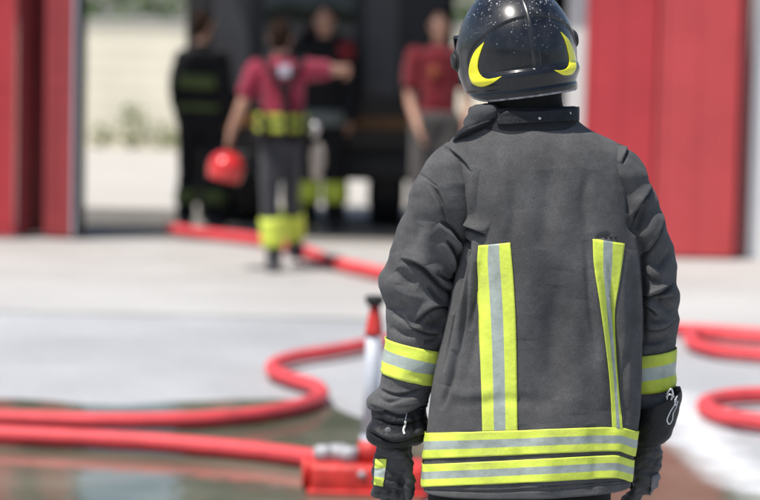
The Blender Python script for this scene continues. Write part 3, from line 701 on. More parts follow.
gr = hand('glove', T(648, 438, .07), T(646, 484, .075), -1, (.75, .65, 0), ff, (-.7, .7, 0), 15, thumb=(T(638, 455, .085), T(634, 474, .10), T(635, 492, .11)))
def bvh_of(o, org):
    me = o.data; return BVHTree.FromPolygons([tuple(np.array(v.co) + org) for v in me.vertices], [tuple(p.vertices) for p in me.polygons])
gb = bvh_of(gl, ORG); gb2 = bvh_of(gr, ORG)
patch('reflective_tape', gb, [(376, 459), (375, 472), (374.5, 485)], [(387, 458.5), (385.5, 472), (383, 486.5)], gl, [M['lime'], M['silver']], na=24, nb=14, off=.002).data.materials[0]
# swap stripe direction on that patch: lime above and below the grey
me = bpy.data.objects['reflective_tape.006'].data if 'reflective_tape.006' in bpy.data.objects else None
for o in list(gl.children):
    for p in o.data.polygons:
        pass
    k = 0
    mi = np.array([1 if 8 <= i < 16 else 0 for i in range(23) for j in range(13)], dtype=np.int32)
    o.data.polygons.foreach_set('material_index', mi); o.data.update()
patch('knuckle_patch', gb2, [(652, 476), (650, 488), (649, 502)], [(661, 472), (660.5, 486), (659, 502)], gr, [M['glove_patch']] * 2, na=20, nb=8, off=.002)
#patch('knuckle_patch', gb, [(383, 470), (382, 484), (381, 499)], [(393, 469), (392, 484), (390, 500)], gl, [M['glove']] * 2, na=20, nb=8, off=.0025)
# gauntlets
def gaunt(keys, mats, parent, name='gauntlet', nz=.004, st=()):
    G = loft_px(keys, 70, 120, 2.1); G = noisy(G, [((12, 12, 18), nz, keys[0][0], False), ((35, 35, 50), nz * .35, 3.3, False)])
    if st: G = strokes(G, st)
    o = gridobj(name, G, mats, parent); shell(o, .004); return o, BVHTree.FromPolygons([tuple(v) for v in G.reshape(-1, 3)], [tuple(int(i) for i in f) for f in gridfaces(70, 120)])
g1, g1b = gaunt([(374, 408, 427.5, 404, Y0 + .052, .06, .06), (372, 420, 427, 422, Y0 + .052, .06, .06), (367.5, 429, 426, 432, Y0 + .052, .063, .062), (367, 437, 423, 438, Y0 + .052, .06, .06), (372, 443, 417, 443, Y0 + .052, .05, .05), (376, 445, 412, 444, Y0 + .052, .042, .042)],
      [M['leather']], gl, nz=.007, st=[('f', [(428, 433), (392, 441), (368, 430)], 4, .007), ('f', [(426, 418), (400, 424), (374, 418)], 4, .004), ('v', [(380, 412), (384, 424), (382, 436)], 3, .004), ('v', [(412, 412), (416, 424), (412, 438)], 3, .004)])
g1['label'] = 'black gauntlet with white zip pull'
g2, g2b = gaunt([(637, 408, 679, 388, Y0 + .062, .075, .07), (637, 412, 680, 393, Y0 + .062, .073, .07), (636, 420, 678, 408, Y0 + .064, .069, .066), (635, 432, 673, 424, Y0 + .066, .062, .06), (634, 440, 668, 436, Y0 + .068, .054, .054), (635, 443, 664, 441, Y0 + .068, .045, .045)],
      [M['leather']], gr, nz=.005)
g2['label'] = 'black flared gauntlet with white cord loops'
def cord(bvh, pts, r, parent, name='white_cord', m=None, off=.003):
    P = spline(pts, 8 * len(pts)); Q = []
    for p in P:
        h = cast(bvh, *p)
        if h[0] is not None: Q.append(np.array(h[0]) + np.array([0, -off, 0]))
    if len(Q) > 3: V, F = tube(Q, r, 8); build(name, V, F, m or M['white_cord'], parent)
cord(g1b, [(405.5, 421), (405, 425), (403.5, 430), (404.5, 434)], .0026, gl, 'zip_pull')
cord(g1b, [(407, 409), (406.5, 414), (405.5, 420)], .0014, gl, 'zip', M['steel'])
h = cast(g1b, 388.5, 430.5)
if h[0] is not None: build('press_stud', *ell(np.array(h[0]), (.009, .004, .008)), M['glove_patch'], gl)
cord(g2b, [(676.5, 399), (674, 405), (669, 414), (667, 421), (669, 424), (672, 420), (673, 413), (676, 407), (677, 401)], .0015, gr)
cord(g2b, [(677, 396), (674.5, 401), (675.5, 405), (678, 401)], .0015, gr)
# pull loop of fabric on the gauntlet edge and a steel clip inside its mouth
m_ = MB(); m_.box(T(675, 399, .03) - np.array([.0, .006, 0]), T(680.5, 386.5, .03) + np.array([0, .006, 0]), bev=.002); m_.build('pull_loop', M['leather'], gr)
m_ = MB()
P = spline([T(667, 400, -.01), T(668, 392, -.015), T(671, 389, -.015), T(673, 394, -.015), T(671, 400, -.01)], 30); m_.tube(P, .0022, 8)
P = spline([T(666, 397, -.015), T(670, 394.5, -.018), T(674, 397, -.015)], 20); m_.tube(P, .002, 8); m_.build('clip', M['clip_metal'], gr)

# ---- trousers and boots (mostly below the frame)
mbt = MB()
mbt.add(*ell(base + np.array([0, 0, .93]), (.19, .135, .13)))
for sgn in (-1, 1):
    limb(mbt, [base + np.array([sgn * .095, 0, .90]), base + np.array([sgn * .115, .01, .5]), base + np.array([sgn * .125, 0, .14])], [.115, .095, .085], 20)
tro = remeshed('trousers', mbt, .009, M['black_cloth'], ff)
for sgn in (-1, 1):
    m2_ = MB(); q = base + np.array([sgn * .122, 0, 0])
    m2_.tube(np.array([q + np.array([0, 0, z_]) for z_ in (.18, .22, .26)]), .093, 32, cap=False)
    shell(m2_.build('reflective_tape', [M['lime']], tro), .003)
    m2_ = MB(); limb(m2_, [q + np.array([0, -.01, .28]), q + np.array([0, -.01, .08])], [.07, .062]); limb(m2_, [q + np.array([0, -.03, .062]), q + np.array([sgn * .03, .19, .05])], [.058, .05])
    m2_.box(q + np.array([-.055, -.09, .0]), q + np.array([.055, .22, .05]), bev=.02)
    remeshed('boot', m2_, .009, M['boot'], ff)

# ================================================================== THE PEOPLE BEHIND
def face_bits(m, hc, fw, side):
    """nose, brow, chin, ears on a head; fw = unit vector the face looks along"""
    up = np.array([0, 0, 1.0])
    m.add(*ell(hc, (.076, .094, .116)))
    m.add(*ell(hc + fw * .012 - up * .055, (.058, .070, .062)))
    m.add(*ell(hc + fw * .098 - up * .015, (.014, .020, .024)))
    m.add(*ell(hc + fw * .086 + up * .028, (.048, .018, .012)))
    m.add(*ell(hc + fw * .082 - up * .062, (.026, .014, .010)))
    for s in (-1, 1): m.add(*ell(hc + side * s * .078 - up * .005, (.012, .02, .032)))
def hand_mb(m, wr, dirv, out, palm):
    d = np.array(dirv, float); d /= np.linalg.norm(d); o = np.array(out, float); o -= d * (o @ d); o /= np.linalg.norm(o)
    p = np.array(palm, float); p -= d * (p @ d) + o * (p @ o); p /= np.linalg.norm(p)
    for off in (-.026, -.009, .009, .026):
        limb(m, [wr + d * .01 + o * off * .6, wr + d * .085 + o * off], [.018, .015], 10, 3)
    for off, L_ in ((-.030, .062), (-.010, .078), (.010, .074), (.030, .056)):
        b = wr + d * .085 + o * off
        limb(m, [b, b + d * L_ * .5 + p * .012, b + d * L_ * .85 + p * .04], [.0105, .0098, .0088], 8, 3)
    limb(m, [wr + d * .03 - o * .03, wr + d * .06 - o * .055 + p * .015, wr + d * .095 - o * .06 + p * .03], [.014, .012, .010], 8, 3)
def person(label, j, face, hair=True, eyes=True, vox=.0075):
    """j: joints in world space. Root is the continuous body."""
    global ORG
    fw = np.array(face, float); fw /= np.linalg.norm(fw); up = np.array([0, 0, 1.0]); side = np.cross(up, fw)
    b = (j['footL'] + j['footR']) / 2; b[2] = 0; ORG = b.copy()
    m = MB()
    face_bits(m, j['head'], fw, side)
    limb(m, [j['head'] - up * .08 - fw * .015, j['neck']], [.052, .058])
    sL, sR, hL, hR_ = j['shL'], j['shR'], j['hipL'], j['hipR']
    for t in np.linspace(0, 1, 9):
        a = sL * (1 - t) + hL * t; c_ = sR * (1 - t) + hR_ * t; w = np.linalg.norm(a - c_) / 2
        cc = (a + c_) / 2
        w = (.155 * (1 - t) + .15 * t) - .03 * math.sin(math.pi * t)
        m.add(*ell(cc, (w, .095, .09)))
    for s in 'LR':
        limb(m, [j['sh' + s], j['el' + s], j['wr' + s]], [.052, .041, .029], 14)
        limb(m, [j['hip' + s], j['kn' + s], j['an' + s]], [.060, .042, .032], 14)
        limb(m, [j['an' + s] - up * .03, j['an' + s] * np.array([1, 1, 0]) + up * .045 + j['toe' + s] * .16], [.042, .036], 12)
        hand_mb(m, j['wr' + s], j['hd' + s], j['ho' + s], j['hp' + s])
    root = remeshed('person', m, vox, M['skin'], None, smooth=5)
    tag(root, label, 'person')
    if hair:
        mh = MB(); mh.add(*ell(j['head'] + up * .018 - fw * .018, (.083, .098, .110)))
        mh.add(*ell(j['head'] - up * .04 - fw * .045, (.066, .06, .06)))
        o = remeshed('hair', mh, .008, M['hair'], root, smooth=4)
    if eyes:
        for s in (-1, 1): build('eye', *ell(j['head'] + fw * .089 + side * s * .031 + up * .01, (.013, .006, .007)), M['eye'], root)
    return root
def wear_top(root, j, m_, sleeve_t=.5, grow=.022, name='shirt', waist=.85, rip=.01):
    m = MB()
    sL, sR, hL, hR_ = j['shL'], j['shR'], j['hipL'], j['hipR']
    for t in np.linspace(0, waist, 9):
        cc = (sL + sR) / 2 * (1 - t) + (hL + hR_) / 2 * t; w = (.165 * (1 - t) + .158 * t) - .022 * math.sin(math.pi * t)
        m.add(*ell(cc, (w + grow * .8, .10 + grow, .09)))
    limb(m, [j['neck'] - np.array([0, 0, .02]), (sL + sR) / 2], [.066 + grow * .4, .11])
    for s in 'LR':
        if sleeve_t <= 1: e = j['sh' + s] * (1 - sleeve_t) + j['el' + s] * sleeve_t; pts = [j['sh' + s], (j['sh' + s] + e) / 2, e]; r = [.062 + grow, .06 + grow, .058 + grow]
        else:
            e = j['el' + s] * (2 - sleeve_t) + j['wr' + s] * (sleeve_t - 1); pts = [j['sh' + s], j['el' + s], e]; r = [.064 + grow, .055 + grow, .045 + grow]
        limb(m, pts, r, 16)
    o = remeshed(name, m, .009, m_, root, smooth=5)
    wrinkle_bg(o, rip); return o
def wrinkle_bg(o, a):
    me = o.data
    n = np.zeros(len(me.vertices) * 3); v = n.copy(); me.vertices.foreach_get('co', v); me.vertices.foreach_get('normal', n); v = v.reshape(-1, 3); n = n.reshape(-1, 3)
    D = np.array([noise.noise(Vector((p[0] * 11, p[1] * 11, p[2] * 7))) + .5 * noise.noise(Vector((p[0] * 24, p[1] * 24, p[2] * 17))) for p in v]) * a
    me.vertices.foreach_set('co', (v + n * D[:, None]).reshape(-1)); me.update()
def wear_trousers(root, j, m_, grow=.028, bands=None, bandmat=None, bz=(.33, .48)):
    m = MB(); c_ = (j['hipL'] + j['hipR']) / 2
    m.add(*ell(c_ + np.array([0, 0, .03]), (.168 + grow * .5, .115 + grow, .12)))
    for s in 'LR':
        a = j['kn' + s] * .08 + j['an' + s] * .92
        limb(m, [j['hip' + s], j['kn' + s], a], [.092 + grow, .066 + grow, .058 + grow], 18)
    o = remeshed('trousers', m, .009, m_, root, smooth=5); wrinkle_bg(o, .008)
    if bands is not None:
        for s in 'LR':
            k = [j['kn' + s] * (1 - t) + j['an' + s] * t for t in np.linspace(bands[0], bands[1], 6)]
            V, F = tube(k, [.071 + max(grow, .008) + .002] * 6, 28, cap=False); q = build('reflective_tape', V, F, bandmat or M['lime'], o); shell(q, .004)
    for s in 'LR':
        mb_ = MB(); f = j['an' + s] * np.array([1, 1, 0]); t = np.array(j['toe' + s])
        lift = j['an' + s][2] - .09
        limb(mb_, [j['an' + s] + np.array([0, 0, .14]), j['an' + s] - np.array([0, 0, .02])], [.062, .056]); limb(mb_, [f + np.array([0, 0, .06 + lift]) - t * .03, f + np.array([0, 0, .048 + lift]) + t * .17], [.055, .047])
        mb_.box(f + np.array([-.052, -.10, lift]), f + np.array([.052, .10, lift + .04]), bev=.015)
        remeshed('boot', mb_, .01, M['boot'], root, smooth=4)
    return o
def std(cx, Y, face=(0, 1, 0), h=1.0):
    up = np.array([0, 0, 1.0]); c_ = np.array([cx, Y, 0]); fw = np.array(face, float); L_ = np.cross(up, fw)   # L_: the person's own left
    P = lambda s, o, z: c_ + L_ * s + fw * o + up * z * h
    j = dict(head=P(0, .02, 1.66), neck=P(0, 0, 1.50))
    for s, k in (('L', 1), ('R', -1)):
        j['sh' + s] = P(k * .185, 0, 1.43); j['el' + s] = P(k * .24, -.02, 1.15); j['wr' + s] = P(k * .23, .06, .91)
        j['hip' + s] = P(k * .09, 0, .93); j['kn' + s] = P(k * .11, .03, .50); j['an' + s] = P(k * .12, 0, .09); j['foot' + s] = P(k * .12, 0, 0)
        j['hd' + s] = (0, 0, -1); j['ho' + s] = tuple(-fw); j['hp' + s] = tuple(-L_ * k); j['toe' + s] = fw + L_ * k * .15
    return j

# ---- walking firefighter in maroon T-shirt, seen from behind
wb = gnd(279, 271); WY = wb[1]
def W(px, py, dy=0): return at(px, py, WY + dy)
j = std(wb[0], WY, (0, 1, 0))
j['head'] = W(280.5, 37); j['neck'] = W(282, 58)
j['shL'] = W(256, 71); j['shR'] = W(307, 70, .0)
j['elL'] = W(241.5, 107, -.02); j['wrL'] = W(231, 132, .03); j['hdL'] = (-.25, .1, -1)
j['elR'] = W(333, 70, .10); j['wrR'] = W(346, 69, .28); j['hdR'] = (.25, 1, -.15); j['hoR'] = (0, .1, 1); j['hpR'] = (-1, 0, 0)
j['hipL'] = W(272, 142); j['hipR'] = W(291, 142)
j['knL'] = W(270, 200, -.02); j['anL'] = W(274, 259, -.0); j['knR'] = W(291, 194, .16); j['anR'] = W(295, 246, .50)
j['footL'] = j['anL'] * np.array([1, 1, 0]); j['footR'] = j['anR'] * np.array([1, 1, 0])
wk = person('person in maroon T-shirt and black trousers walking away, red helmet in hand', j, (0.1, 1, 0), eyes=True)
sh = wear_top(wk, j, M['maroon'], .55, .020, 'shirt')
tr = wear_trousers(wk, j, M['trouser'], -.002, bands=(.30, .78))
# belt, braces and what hangs from them
def ringbelt(j, t0, t1, m_, parent, name, gx=.185, gy=.142):
    cc = lambda t: (j['shL'] + j['shR']) / 2 * (1 - t) + (j['hipL'] + j['hipR']) / 2 * t
    G = np.array([[cc(t) + np.array([gx * math.cos(a), gy * math.sin(a), 0]) for a in np.linspace(0, 2 * math.pi, 60, endpoint=False)] for t in np.linspace(t0, t1, 6)])
    o = gridobj(name, G, [m_], parent); shell(o, .006); return o
M['belt_yellow'] = mat('worn_yellow_webbing', (.42, .47, .045), .7, var=.2)
ringbelt(j, .60, .70, M['belt_yellow'], wk, 'belt'); ringbelt(j, .705, .76, M['trouser'], wk, 'belt', .182, .14); ringbelt(j, .765, .85, M['belt_yellow'], wk, 'belt')
for x in (262.5, 286, 303):
    mb_ = MB(); mb_.box(W(x - 2.4, 139, -.185), W(x + 2.4, 108, -.12), bev=.006); mb_.build('belt_strap', M['black_cloth'], wk)
ringbelt(j, .87, .98, M['black_cloth'], wk, 'belt', .19, .145)
for (a, b_) in (((263, 58), (284, 92)), ((303, 58), (286, 92))):
    P = spline([W(a[0], a[1], -.03), W((a[0] + b_[0]) / 2, 74, -.145), W(b_[0], b_[1], -.15)], 20)
    V, F = tube(P, .023, 10); build('brace_strap', V, F, M['black_cloth'], wk)
V, F = tube(spline([W(285, 90, -.15), W(285, 100, -.148), W(285, 112, -.15)], 12), .027, 10); build('brace_strap', V, F, M['black_cloth'], wk)
mb_ = MB(); mb_.box(W(279, 76, -.165), W(290, 65, -.150), bev=.004); mb_.build('harness_label', M['label'], wk)
for (x, y, w_, h_, mm, nm) in ((262, 126, .05, .10, 'label', 'radio'), (315, 128, .05, .08, 'steel', 'carabiner'), (318, 158, .075, .20, 'beige_glove', 'hanging_gloves')):
    mb_ = MB(); cc = W(x, y, -.03); mb_.add(*ell(cc, (w_ * .7, .05, h_ * .6))); mb_.add(*ell(cc - np.array([.01, 0, h_ * .45]), (w_ * .5, .045, h_ * .4))); remeshed(nm, mb_, .008, M[mm], wk, 3)

# ---- red helmet in the walking person's hand
hc_ = W(226.5, 167, .02)
rh = thing('helmet', 'red helmet carried in the hand of the person walking away', 'helmet', hc_)
nH2, nA2 = 40, 60
s2 = np.linspace(0, 1, nH2)[:, None]; a2 = np.linspace(0, 2 * math.pi, nA2, endpoint=False)[None, :]
th2 = np.minimum(s2 / .7, 1) * math.pi / 2; z2 = np.where(s2 < .7, .115 * np.cos(th2), -.09 * (s2 - .7) / .3); r2 = np.where(s2 < .7, np.sin(th2), 1 - .1 * ((s2 - .7) / .3)**2)
G = np.stack([.128 * r2 * np.cos(a2) , .15 * r2 * np.sin(a2), z2 + 0 * a2], -1); G = np.concatenate([G, G[-1:] * np.array([.93, .93, 1]), G[-1:] * np.array([.88, .88, .2])], 0)
G = G @ np.array(Matrix.Rotation(RAD(12), 3, 'Y')).T + hc_
gridobj('shell', G, [M['red_helmet']], rh)
P = spline([hc_ + np.array([.04, -.05, -.06]), hc_ + np.array([.03, -.02, .1]), W(230, 146), hc_ + np.array([-.02, .06, .1]), hc_ + np.array([-.03, .06, -.06])], 30); V, F = tube(P, .009, 8); build('chin_strap', V, F, M['black_cloth'], rh)

# ---- dark-clad firefighter at the edge of the bay
c_ = at(201, 120, 21.2)
j = std(c_[0], 21.2, (.2, 1, 0), 1.03)
for q, dx in (('elL', .045), ('elR', -.045), ('wrL', .05), ('wrR', -.05), ('shL', .03), ('shR', -.03)): j[q] = j[q] + np.array([dx, 0, -.04 * q.startswith('sh')])
p1 = person('person in black gear standing in the bay beside the pale rear opening', j, (.6, .8, 0))
co = wear_top(p1, j, M['black_cloth'], 1.9, .022, 'coat', 1.15)
M['tape_dim_green'] = mat('dim_green_tape', (.06, .085, .016), .7, var=.3)  # green tape, much darker than the lime
tr = wear_trousers(p1, j, M['black_cloth'], .022, bands=(.42, .70), bandmat=M['tape_dim_green'])
def ringat(j, z, hgt, m_, parent, gx=.225, gy=.165):
    cc = (j['hipL'] + j['hipR']) / 2
    G = np.array([[np.array([cc[0] + gx * math.cos(a), cc[1] + gy * math.sin(a), zz]) for a in np.linspace(0, 2 * math.pi, 60, endpoint=False)] for zz in np.linspace(z, z + hgt, 4)])
    o = gridobj('reflective_tape', G, [m_], parent); shell(o, .005)
M['tape_grey'] = mat('dark_grey_tape', (.10, .115, .105), .6, var=.2)  # grey tape, darker than the silver
ringat(j, 1.19, .11, M['tape_dim_green'], co, .200, .148); ringat(j, 1.01, .05, M['tape_dim_green'], co, .198, .146)

# ---- firefighter facing out from the dark bay
c_ = at(323, 120, 21.25)
j = std(c_[0], 21.25, (0, -1, 0), 1.07)
j['elR'] = j['elR'] + np.array([.0, -.0, .0])
p2 = person('person in dark coat with grey chest stripe facing out in front of the truck', j, (-.1, -1, 0))
co = wear_top(p2, j, M['black_cloth'], 1.9, .04, 'coat', 1.1); ringat(j, .90, .13, M['tape_grey'], co, .222, .168)
mb_ = MB(); mb_.add(*ell(j['shL'] + np.array([.0, -.09, .0]), (.085, .06, .09))); remeshed('shoulder_patch', mb_, .008, M['maroon_dark'], co, 3)
tr = wear_trousers(p2, j, M['black_cloth'], .035, bands=(.22, .62), bandmat=M['lime_dim'])

# ---- person in dark red T-shirt facing out, behind the shoulder
c_ = at(437, 120, 20.3)
j = std(c_[0], 20.3, (0, -1, 0), 1.06)
j['elR'] = at(410, 98, 20.26); j['wrR'] = at(418, 128, 20.10); j['hdR'] = (.25, -.3, -1)
p3 = person('person in dark red T-shirt and grey trousers facing out by the right of the bay', j, (-.25, -1, 0))
co = wear_top(p3, j, M['maroon_dark'], .62, .025, 'shirt', .95)
mb_ = MB(); mb_.add(*ell(at(434, 72, 20.3 - .135), (.038, .012, .05))); mb_.build('chest_print', M['orange'], co)
tr = wear_trousers(p3, j, M['grey_trouser'], .03)

# ================================================================== HOSES AND STANDPIPE
def hose(label, pts, r=.036, ext=True, z=None):
    global ORG
    P = np.array([gnd(x, y, r) for x, y in pts]); P[:, 2] = 0; Q = spline(P[:, :3], 26 * len(P)); Q[:, 2] = r * .96 + .006
    Q[:, 2] += np.array([max(0, noise.noise(Vector((q[0] * 1.2, q[1] * 1.2, .3)))) * .006 for q in Q])
    ORG = Q.mean(0) * np.array([1, 1, 0]); rr = r * (1 + .03 * np.array([noise.noise(Vector((q[0] * 3, q[1] * 3, 1.3))) for q in Q]))
    V, F = tube(Q, rr, 22); o = build('fire_hose', V, F, M['hose']); tag(o, label, 'hose', 'red fire hoses on the ground'); return o, Q
hA, QA = hose('red hose running in from the left, bending back in an S towards the coat', [(-330, 407), (-120, 415), (0, 419), (110, 422), (200, 421), (262, 415), (304, 406), (321, 397), (314, 387), (291, 380), (274, 373), (275, 365), (296, 358), (330, 352.5), (370, 345), (450, 334), (540, 330), (620, 330), (690, 331), (770, 336), (900, 344)])
hB, QB = hose('red hose lying in the puddle and coupled to the red standpipe base', [(-350, 415), (-120, 430), (0, 436), (100, 441), (200, 447.5), (270, 454), (322, 461)], r=.039)
hC_, QC = hose('red hose trailing out of the dark bay past the walking person', [(170, 229), (192, 233), (230, 237), (262, 241), (292, 247.5), (318, 257), (345, 266), (380, 274), (440, 292), (500, 300), (600, 304)], r=.045)
k = np.argmin(np.abs(proj(QC)[0] - 337)); V, F = tube(QC[k - 2:k + 3], .056, 20); build('coupling', V, F, M['rubber'], hC_)
V, F = tube(np.array([QC[-1] + (QC[-1] - QC[-4]) * f for f in (-.5, -.3, .6, 1.2)]), [.050, .056, .056, .05], 20); build('coupling', V, F, M['alu'], hC_)
hD, QD = hose('red hose doubling back just behind the long one beside the right sleeve', [(900, 366), (770, 357), (720, 352), (697, 346), (690, 339), (700, 333.5), (740, 338), (800, 342)], r=.036)
hE, QE = hose('red hose loop lying nearest the foam at the right edge', [(860, 402), (770, 396), (730, 398), (709, 403), (706, 410), (722, 417), (760, 423), (860, 430)], r=.04)

sb = gnd(362, 492); SY = sb[1]
sp = thing('hydrant_standpipe', 'red standpipe with grey pole and black cap standing beside the gloved hand', 'standpipe', sb)
Sx = lambda px, py, dy=0: at(px, py, SY + dy)
pb = at(369, 470, SY)
mb_ = MB(); x0 = Sx(311, 490)[0]; x1 = Sx(424, 490)[0]
mb_.box((x0, SY - .10, .0), (x1, SY + .13, .118), bev=.022); mb_.box((x0 - .012, SY - .115, 0), (x1 + .01, SY + .145, .022), bev=.006)
mb_.tube([[Sx(318, 470)[0] - .06, SY + .0, .075], [Sx(318, 470)[0] + .03, SY, .075]], .052, 24)
mb_.tube([[Sx(318, 470)[0] - .06, SY + .0, .075], [Sx(318, 470)[0] - .035, SY, .075]], .064, 24)
mb_.tube([[pb[0], SY, .12], [pb[0], SY, .20]], [.052, .040], 24)
mb_.build('base', M['red_cast'], sp)
zt = Sx(374, 335)[2]; zc = Sx(374, 306)[2]; zk = Sx(374, 300)[2]; pt = Sx(374, 335)
top = np.array([pt[0], SY, 0])
mb_ = MB(); mb_.tube([[pb[0], SY, .19], [pt[0], SY, zt + .01]], .031, 28)
mb_.tube([[pb[0], SY, .19], [pb[0], SY, .22]], .037, 28); mb_.build('pole', M['galv'], sp)
mb_ = MB(); mb_.tube([[pt[0], SY, zt], [pt[0], SY, zt + .015], [pt[0] + .001, SY, zc - .02], [pt[0] + .001, SY, zc]], [.036, .034, .022, .019], 24); mb_.build('cap', M['red_cast'], sp)
mb_ = MB(); mb_.tube([[pt[0], SY, zc], [pt[0], SY, zc + .008], [pt[0], SY, zk + .012], [pt[0], SY, zk + .016]], [.02, .034, .038, .034], 24); mb_.build('handle', M['rubber'], sp)
mb_ = MB(); cx_ = Sx(338, 455)
for q, r_ in (((-.055, 0), .04), ((0, .02), .05), ((.04, -.02), .038)):
    mb_.tube([[cx_[0] + q[0], SY + q[1], .12], [cx_[0] + q[0], SY + q[1], .165], [cx_[0] + q[0], SY + q[1], .175]], [r_, r_, r_ * .75], 10)
mb_.tube([[cx_[0] - .09, SY + .01, .15], [cx_[0] + .08, SY - .01, .158]], .018, 10); mb_.build('coupling', M['alu'], sp)
bm_ = MB(); bm_.add(*ell((Sx(362, 475)[0], SY - .10, .085), (.016, .012, .014))); bm_.build('bolt', M['alu'], sp)

# ================================================================== GROUND
ORG = np.zeros(3)
def sheet(name, pts, z, m, kind='structure'):
    V = [(p[0], p[1], z) for p in pts]; o = build(name, V, [tuple(range(len(V)))], m, None, False); o['kind'] = kind; return o
struct(sheet('ground', [(-400, -300), (400, -300), (400, 600), (-400, 600)], -.012, M['asphalt']))
YF = 20.2
sheet('concrete_strip', [(-60, 15.2), (60, 15.2), (60, 17.2), (-60, 17.2)], -.006, M['strip'])
sheet('apron', [(-60, 17.2), (60, 17.2), (60, YF), (-60, YF)], -.004, M['apron'])
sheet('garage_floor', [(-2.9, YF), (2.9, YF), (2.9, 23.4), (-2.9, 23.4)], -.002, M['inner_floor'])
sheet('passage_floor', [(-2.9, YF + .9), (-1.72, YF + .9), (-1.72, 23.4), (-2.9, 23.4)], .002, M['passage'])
sheet('yard', [(-30, 23.4), (30, 23.4), (30, 34), (-30, 34)], -.003, M['yard'])
def puddle(name, px, z, m, kind='structure', wob=.05, seed=0.0, close=True):
    P = np.array([gnd(*p) for p in px]); P = np.vstack([P, P[:1]]); Q = spline(P, 24 * len(P))[:-1]
    c = Q.mean(0)
    for q in Q:
        k = noise.noise(Vector((q[0] * 2.2 + seed, q[1] * 2.2, seed))) + .5 * noise.noise(Vector((q[0] * 6 + seed, q[1] * 6, seed)))
        v = q - c; v /= np.linalg.norm(v); q += v * k * wob
    bm = bmesh.new(); vs = [bm.verts.new((q[0], q[1], z)) for q in Q]; f = bm.faces.new(vs)
    if f.normal.z < 0: f.normal_flip()
    bm.normal_update(); bmesh.ops.triangulate(bm, faces=[f]); bm.verts.index_update()
    o = build(name, [tuple(v.co) for v in bm.verts], [[v.index for v in f.verts] for f in bm.faces], m, None, False); bm.free()
    for pl in o.data.polygons:
        pass
    o['kind'] = kind; return o
puddle('puddle', [(-260, 402), (-60, 399), (30, 399.5), (70, 404), (120, 406), (190, 401), (260, 399), (310, 401), (345, 411), (372, 422), (420, 440), (430, 480), (330, 560), (60, 640), (-260, 560)], .002, M['wet'], seed=1.3)
puddle('puddle', [(640, 436), (676, 446), (700, 455), (735, 470), (775, 480), (840, 500), (800, 640), (600, 640), (560, 520), (590, 450)], .002, M['wet'], wob=.05, seed=4.1)
# foam: a lumpy drift of froth lying across the wet ground
def foam_mat():
    m, nt, b = new_mat('thinning_foam_film'); L = nt.links
    tc = nd(nt, 'ShaderNodeTexCoord'); n1 = nd(nt, 'ShaderNodeTexNoise', i_Scale=3.2, i_Detail=9.0, i_Roughness=.7); n2 = nd(nt, 'ShaderNodeTexVoronoi', i_Scale=70.0)
    L.new(tc.outputs['Object'], n1.inputs['Vector']); L.new(tc.outputs['Object'], n2.inputs['Vector'])
    at_ = nd(nt, 'ShaderNodeAttribute', attribute_name='cover')
    ad = nd(nt, 'ShaderNodeMath', operation='ADD'); L.new(n1.outputs['Fac'], ad.inputs[0]); L.new(at_.outputs['Fac'], ad.inputs[1])
    mr = nd(nt, 'ShaderNodeMapRange'); mr.inputs['From Min'].default_value = 1.0; mr.inputs['From Max'].default_value = 1.55; mr.inputs['To Max'].default_value = .68; L.new(ad.outputs[0], mr.inputs['Value'])
    b.inputs['Base Color'].default_value = (.84, .84, .84, 1); b.inputs['Roughness'].default_value = .6; L.new(mr.outputs[0], b.inputs['Alpha'])
    bp = nd(nt, 'ShaderNodeBump', i_Strength=.6, i_Distance=.006); L.new(n2.outputs['Distance'], bp.inputs['Height']); L.new(bp.outputs['Normal'], b.inputs['Normal'])
    return m
M['foam'] = foam_mat()
axis = spline(np.array([gnd(x, y) for x, y in ((655, 385), (674, 404), (690, 426), (706, 447), (728, 468), (760, 490), (810, 515))]), 90)
tt_ = np.gradient(axis, axis=0); nn_ = np.stack([-tt_[:, 1], tt_[:, 0], 0 * tt_[:, 0]], 1); nn_ /= np.linalg.norm(nn_, axis=1)[:, None]
vv = np.linspace(-1, 1, 31); G = axis[:, None, :] + nn_[:, None, :] * (vv * .30)[None, :, None]
cov = (1 - np.abs(vv)[None, :]**1.6) * np.clip(np.minimum(np.linspace(0, 1, 90), np.linspace(1, 0, 90)) * 8, 0, 1)[:, None]
G[..., 2] = .005 + .012 * cov * np.array([[.6 + .8 * noise.noise(Vector((q[0] * 7, q[1] * 7, .5))) for q in r] for r in G])
fo = build('foam', G.reshape(-1, 3), [tuple(f) for f in gridfaces(90, 31, False)], M['foam'], None)
ca = fo.data.attributes.new('cover', 'FLOAT', 'POINT'); ca.data.foreach_set('value', cov.reshape(-1)); fo['kind'] = 'stuff'

# ================================================================== FIRE STATION
def X(px, Y): return (px - 380) * Y / FPX * 1.0
st_ = thing('fire_station', 'fire station bay with white walls, red folding doors and dark interior', 'building', (0, YF, 0))
HT = 3.5; LZ = 2.78
xl = at(82, 150, YF)[0]; xr = at(566, 150, YF)[0]
mb_ = MB()
mb_.box((at(746, 200, 19.95)[0], 19.75, 0), (at(746, 200, 19.95)[0] + 6, 20.15, HT)); mb_.build('wall', M['white_wall'], st_, False)
mb_ = MB(); mb_.box((-10.5, YF + .02, 0), (xl - 1.05, YF + .3, HT)); mb_.build('wall', M['white_wall'], st_, False)
mb_ = MB(); mb_.box((xl - 1.05, YF + .05, LZ), (at(746, 200, 19.95)[0], YF + .33, HT - .002)); mb_.build('lintel', M['white_wall'], st_, False)
mb_ = MB(); mb_.box((xr, YF - .0, 0), (at(584, 200, YF)[0], YF + .28, LZ)); mb_.build('pillar', M['white_wall'], st_, False)
